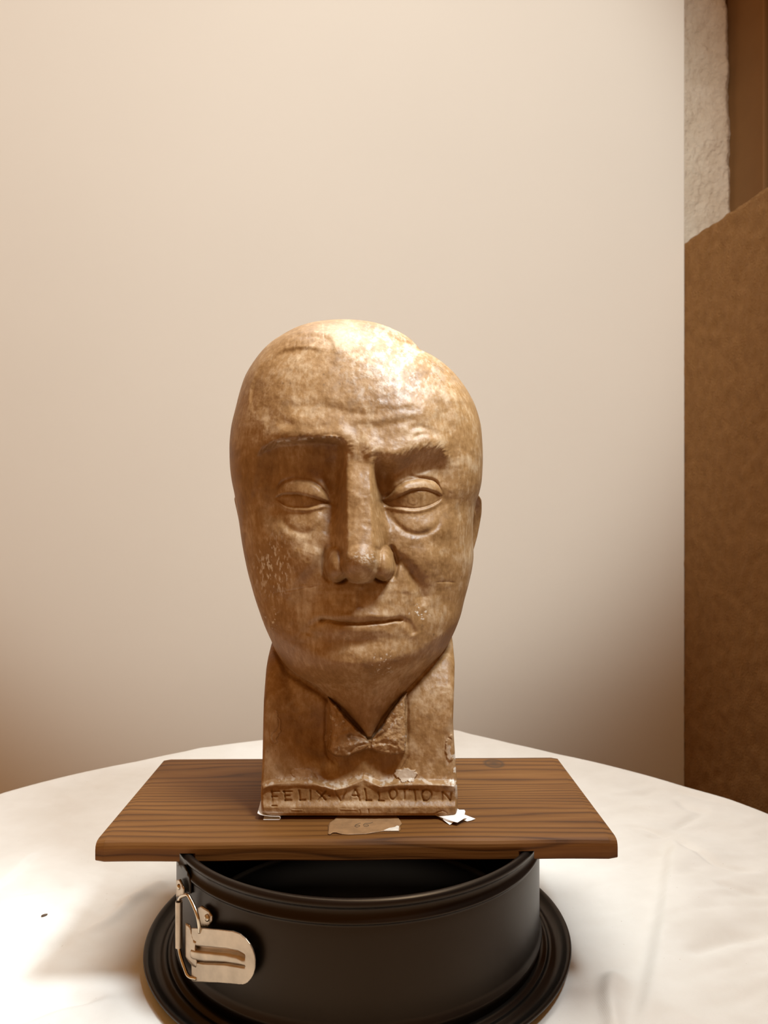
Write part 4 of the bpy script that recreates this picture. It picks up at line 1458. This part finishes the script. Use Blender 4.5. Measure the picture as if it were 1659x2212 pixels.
# bow tie: two wings and the knot, standing proud of the shirt
def bow_tie():
    wingL = catmull([(709, 1507), (713, 1560), (712, 1600), (709, 1618), (720, 1632), (746, 1635), (772, 1627), (797, 1615), (797, 1598), (772, 1574), (748, 1548), (728, 1524), (712, 1509)], 5)
    wingR = catmull([(879, 1496), (877, 1540), (879, 1580), (877, 1618), (868, 1628), (834, 1630), (812, 1624), (799, 1615), (800, 1598), (820, 1574), (842, 1540), (862, 1512), (877, 1498)], 5)
    NX, NY = 230, 190
    gx, gy = np.meshgrid(np.linspace(700, 888, NX), np.linspace(1488, 1642, NY))
    H = np.full(gx.shape, -0.006)
    for wing, hh, sd in ((wingL, 0.0078, 0), (wingR, 0.0072, 9)):
        d, s, f = poly_dist(gx, gy, wing)
        ins = in_poly(gx, gy, wing)
        sd_ = np.where(ins, d, -d) + 1.0 * fbm(gx * 0.10 + sd, gy * 0.10, 3)
        prof = -0.006 + (hh + 0.006) * sstep(-3, 5, sd_)
        prof += np.where(ins, 0.0016 * sstep(2, 22, sd_), 0)
        H = np.maximum(H, prof)
    kn = -0.006 + 0.0125 * sstep(1.15, 0.6, np.hypot((gx - 798) / 15, (gy - 1608) / 13))
    H = np.maximum(H, kn)
    crease(H, gx, gy, [(795, 1606), (770, 1612), (752, 1626)], 0.0010, 3)
    crease(H, gx, gy, [(798, 1600), (765, 1590), (745, 1594)], 0.0012, 4)
    crease(H, gx, gy, [(803, 1600), (835, 1580), (850, 1550)], 0.0012, 4)
    crease(H, gx, gy, [(803, 1608), (835, 1604), (860, 1612)], 0.0008, 4)
    H += 0.0005 * fbm(gx * 0.05, gy * 0.05, 3) + 0.0002 * fbm(gx * 0.15, gy * 0.15, 3)
    # ride above the block: the throat V in the middle lies further forward near the top
    bd = base_depth(gy) - 0.0010
    dep = bd - H
    P = np.stack([(gx - CX) / F * dep, dep, (CY - gy) / F * dep], -1)
    Bk = np.stack([(gx - CX) / F * (bd + 0.008), bd + 0.008, (CY - gy) / F * (bd + 0.008)], -1)
    n1 = NX * NY
    V = np.vstack([P.reshape(-1, 3), Bk.reshape(-1, 3)])
    g = grid_faces(NY, NX)
    fs = [g, g[:, ::-1] + n1]
    i = np.arange(NX - 1); b = (NY - 1) * NX
    fs.append(np.stack([i, i + 1, n1 + i + 1, n1 + i], 1)); fs.append(np.stack([b + i, n1 + b + i, n1 + b + i + 1, b + i + 1], 1))
    j = np.arange(NY - 1) * NX
    fs.append(np.stack([j, n1 + j, n1 + j + NX, j + NX], 1)); fs.append(np.stack([j + NX - 1, j + 2 * NX - 1, n1 + j + 2 * NX - 1, n1 + j + NX - 1], 1))
    # drop faces wholly below the shirt surface so only the tie itself remains
    hv = np.concatenate([H.ravel(), np.full(n1, -1.0)])
    F0 = fs[0]
    keep = (H.ravel()[F0] > -0.0058).any(1)
    F0 = F0[keep]
    o = mesh_np('bow_tie', V[:n1], F0, M['bust'], bust)
    bmx = bmesh.new(); bmx.from_mesh(o.data)
    loose = [v for v in bmx.verts if not v.link_faces]
    keepidx = [v.index for v in bmx.verts if v.link_faces]
    bmesh.ops.delete(bmx, geom=loose, context='VERTS')
    bmesh.ops.recalc_face_normals(bmx, faces=bmx.faces)
    fr = sum((f.normal.y for f in bmx.faces))
    if fr > 0: bmesh.ops.reverse_faces(bmx, faces=bmx.faces)
    bmx.to_mesh(o.data); bmx.free()
    wear = 0.4 * sstep(0.5, 1.0, fbm(gx * 0.12, gy * 0.12, 3)).ravel()[keepidx]
    st_ = 0.4 * sstep(0.4, 1.0, fbm(gx * 0.05 + 4, gy * 0.05, 3)).ravel()[keepidx]
    set_attr(o, 'wear', wear)
    set_attr(o, 'stain', st_)
    return o
bow_tie()

# ------------------------------------------------------------------ small things on the board and cloth
ZB = HB_T
def sheet(name, pts3, faces, thick, mat, parent=None):
    o = mesh_np(name, np.array(pts3), faces, mat, parent, False)
    md = o.modifiers.new('sheet', 'SOLIDIFY'); md.thickness = thick; md.offset = 0
    return o

# kraft tape label with 65 in pencil
def tape():
    out = [(733, 1760), (722, 1773), (712, 1779), (709, 1786), (709.5, 1796), (708, 1803), (713, 1804), (719, 1801), (727, 1801), (738, 1803), (752, 1804), (766, 1803.5), (790, 1802.5),
           (808, 1799.5), (826, 1797), (846, 1797), (862, 1797), (865, 1793), (864, 1786), (868, 1781), (864, 1774), (856, 1764), (855, 1757), (800, 1757), (745, 1757)]
    base = np.array([on_plane(a, b, ZB) for a, b in out])
    bmx = bmesh.new()
    vsx = [bmx.verts.new(tuple(p)) for p in base]
    bmx.faces.new(vsx)
    lo, hi = base.min(0), base.max(0)
    for k in range(1, 40):
        bmesh.ops.bisect_plane(bmx, geom=bmx.verts[:] + bmx.edges[:] + bmx.faces[:], plane_co=(lo[0] + (hi[0] - lo[0]) * k / 40, 0, 0), plane_no=(1, 0, 0))
    for k in range(1, 16):
        bmesh.ops.bisect_plane(bmx, geom=bmx.verts[:] + bmx.edges[:] + bmx.faces[:], plane_co=(0, lo[1] + (hi[1] - lo[1]) * k / 16, 0), plane_no=(0, 1, 0))
    for v in bmx.verts:
        v.co.z = tape_z(v.co.x, v.co.y)
    o = bm_obj('paper_tape_label', bmx, M['tape'], None, True)
    md = o.modifiers.new('sheet', 'SOLIDIFY'); md.thickness = 0.00016; md.offset = 1
    return o
tx0, tx1 = on_plane(709, 1790, ZB)[0], on_plane(866, 1790, ZB)[0]
ty0, ty1 = on_plane(790, 1804, ZB)[1], on_plane(790, 1757, ZB)[1]
def tape_z(x, y):
    u = (x - tx0) / (tx1 - tx0); v = (y - ty0) / (ty1 - ty0)
    z = ZB + 0.0002 + 0.0007 * max(0, v) * (0.6 + 0.4 * math.cos(u * 6)) * max(0.0, 1 - v * 0.3)
    z += 0.0005 * math.exp(-((u - 0.10) / 0.07)**2) * max(0, 1 - v * 1.6)
    return z
tape_o = tag(tape(), 'torn brown paper tape label with pencilled 65 under the bust', 'label')
def on_tape(px, py):
    p = on_plane(px, py, ZB)
    return np.array([p[0], p[1], tape_z(p[0], p[1]) + 0.00026])
for st in ([(779, 1780), (774, 1781), (768, 1784), (767, 1787), (771, 1788), (776, 1787), (777, 1785), (773, 1784), (768, 1785)],
           [(805, 1778), (800, 1780), (794, 1780.5), (788, 1781), (785, 1784), (790, 1783.8), (795, 1783.8), (796, 1785.5), (793, 1787), (786, 1787)]):
    pts = [on_tape(a, b) for a, b in st]
    tube('pencil_numeral', pts, 0.00013, M['pencil'], tape_o, 8, 5)
# pale torn corner where the tape has split
tc = [on_tape(a, b) + np.array([0, 0, 0.00006]) for a, b in ((828, 1796), (840, 1791), (852, 1789), (858, 1786), (862, 1787), (861, 1796.5), (846, 1796.5))]
sheet('torn_fibre_corner', tc, [tuple(range(len(tc)))], 0.00006, M['tape_back'], tape_o)

# folded paper wedge under the left corner of the bust
def wedge_left():
    V = []
    prof = []
    for i in range(9):                       # upper leaf
        t = i / 8
        prof.append((555.5 + 46 * t, 0.0022 + 0.0016 * (1 - t)**2.2))
    for k in range(1, 6):                    # fold
        a = math.pi / 2 - math.pi * k / 6
        prof.append((601.5 + 4.2 * math.cos(a), 0.0012 + 0.0010 * math.sin(a)))
    for i in range(6):                       # lower leaf
        t = i / 5
        prof.append((601 - 32 * t, 0.0002))
    ys = [1768, 1758, 1745, 1735]
    for y in ys:
        d = on_plane(580, y, ZB)[1]
        for (x, h) in prof:
            sk = (1768 - y) * (-0.15)
            V.append(((x + sk - CX) * 0.481 / F, d - 0.0025 + 0.001 * (x < 560), ZB + h))
    n = len(prof)
    f = [(r * n + i, r * n + i + 1, (r + 1) * n + i + 1, (r + 1) * n + i) for r in range(len(ys) - 1) for i in range(n - 1)]
    return sheet('folded_paper_wedge', V, f, 0.0003, M['paper'])
tag(wedge_left(), 'flat folded white paper wedge under the left corner of the bust', 'paper')

def wedge_right():
    def q(px, py, h, d=None):
        p = on_plane(px, py, ZB)
        if d is None:
            # the point seen at px,py raised by h above the board
            dd = (ZB + h) * F / (CY - py)
            return np.array([(px - CX) * dd / F, dd, ZB + h])
        return np.array([(px - CX) * d / F, d, ZB + h])
    V = [q(941, 1760, 0.0004), q(972, 1782, 0.0003), q(978, 1777, 0.0012), q(958, 1771, 0.0012),        # 0-3 lower front leaf
         q(941, 1761, 0.0020), q(979, 1760.5, 0.0030), q(980, 1775, 0.0022), q(957, 1768, 0.0018),      # 4-7 inner pocket
         q(988, 1777, 0.0022), q(1003, 1768, 0.0026), q(1003, 1761, 0.0034), q(1005, 1753, 0.0042),      # 8-11 main flap
         q(1003, 1749.5, 0.0046), q(992, 1749.5, 0.0048), q(989, 1747.5, 0.0052), q(988, 1757, 0.0040),   # 12-15
         q(1003.5, 1760, 0.0020), q(1027, 1769, 0.0008), q(1018, 1772.5, 0.0004), q(1009, 1774.5, 0.0003), q(1000, 1771, 0.0012), q(1009, 1768, 0.0014),  # 16-21 tail
         q(985, 1745, 0.0030, 0.505), q(960, 1748, 0.0018, 0.505)]
    f = [(0, 1, 2, 3), (4, 7, 6, 5), (3, 2, 6, 7), (5, 6, 8, 15), (15, 8, 9, 10), (15, 10, 11, 12), (15, 12, 13, 14), (10, 9, 20, 21, 16), (16, 21, 17), (21, 20, 19, 18, 17),
         (5, 15, 14, 22), (4, 5, 22, 23)]
    return sheet('crumpled_paper_wedge', V, f, 0.00025, M['paper'])
tag(wedge_right(), 'crumpled white paper wedge poking out under the right corner of the bust', 'paper')

# seed on the cloth
bm = bmesh.new()
bmesh.ops.create_uvsphere(bm, u_segments=20, v_segments=12, radius=1.0)
for v in bm.verts:
    x = v.co.x
    v.co = Vector((x * 0.0022, v.co.y * 0.0010 * (1 - 0.35 * x), v.co.z * 0.0007))
p = on_plane(96, 1976, ZT)
cv = np.empty(len(cloth_o.data.vertices) * 3, dtype=np.float32)
cloth_o.data.vertices.foreach_get('co', cv)
cv = cv.reshape(-1, 3)
near_d = np.hypot(cv[:, 0] - p[0], cv[:, 1] - p[1])
seed_z = cv[near_d < 0.0035, 2].max() - ZC
bmesh.ops.transform(bm, matrix=Matrix.Translation((p[0], p[1], seed_z + 0.0006)) @ Matrix.Rotation(0.65, 4, 'Z'), verts=bm.verts)
tag(bm_obj('seed', bm, M['seed'], None, True), 'tiny dark brown seed lying on the white tablecloth left of the pan', 'seed')
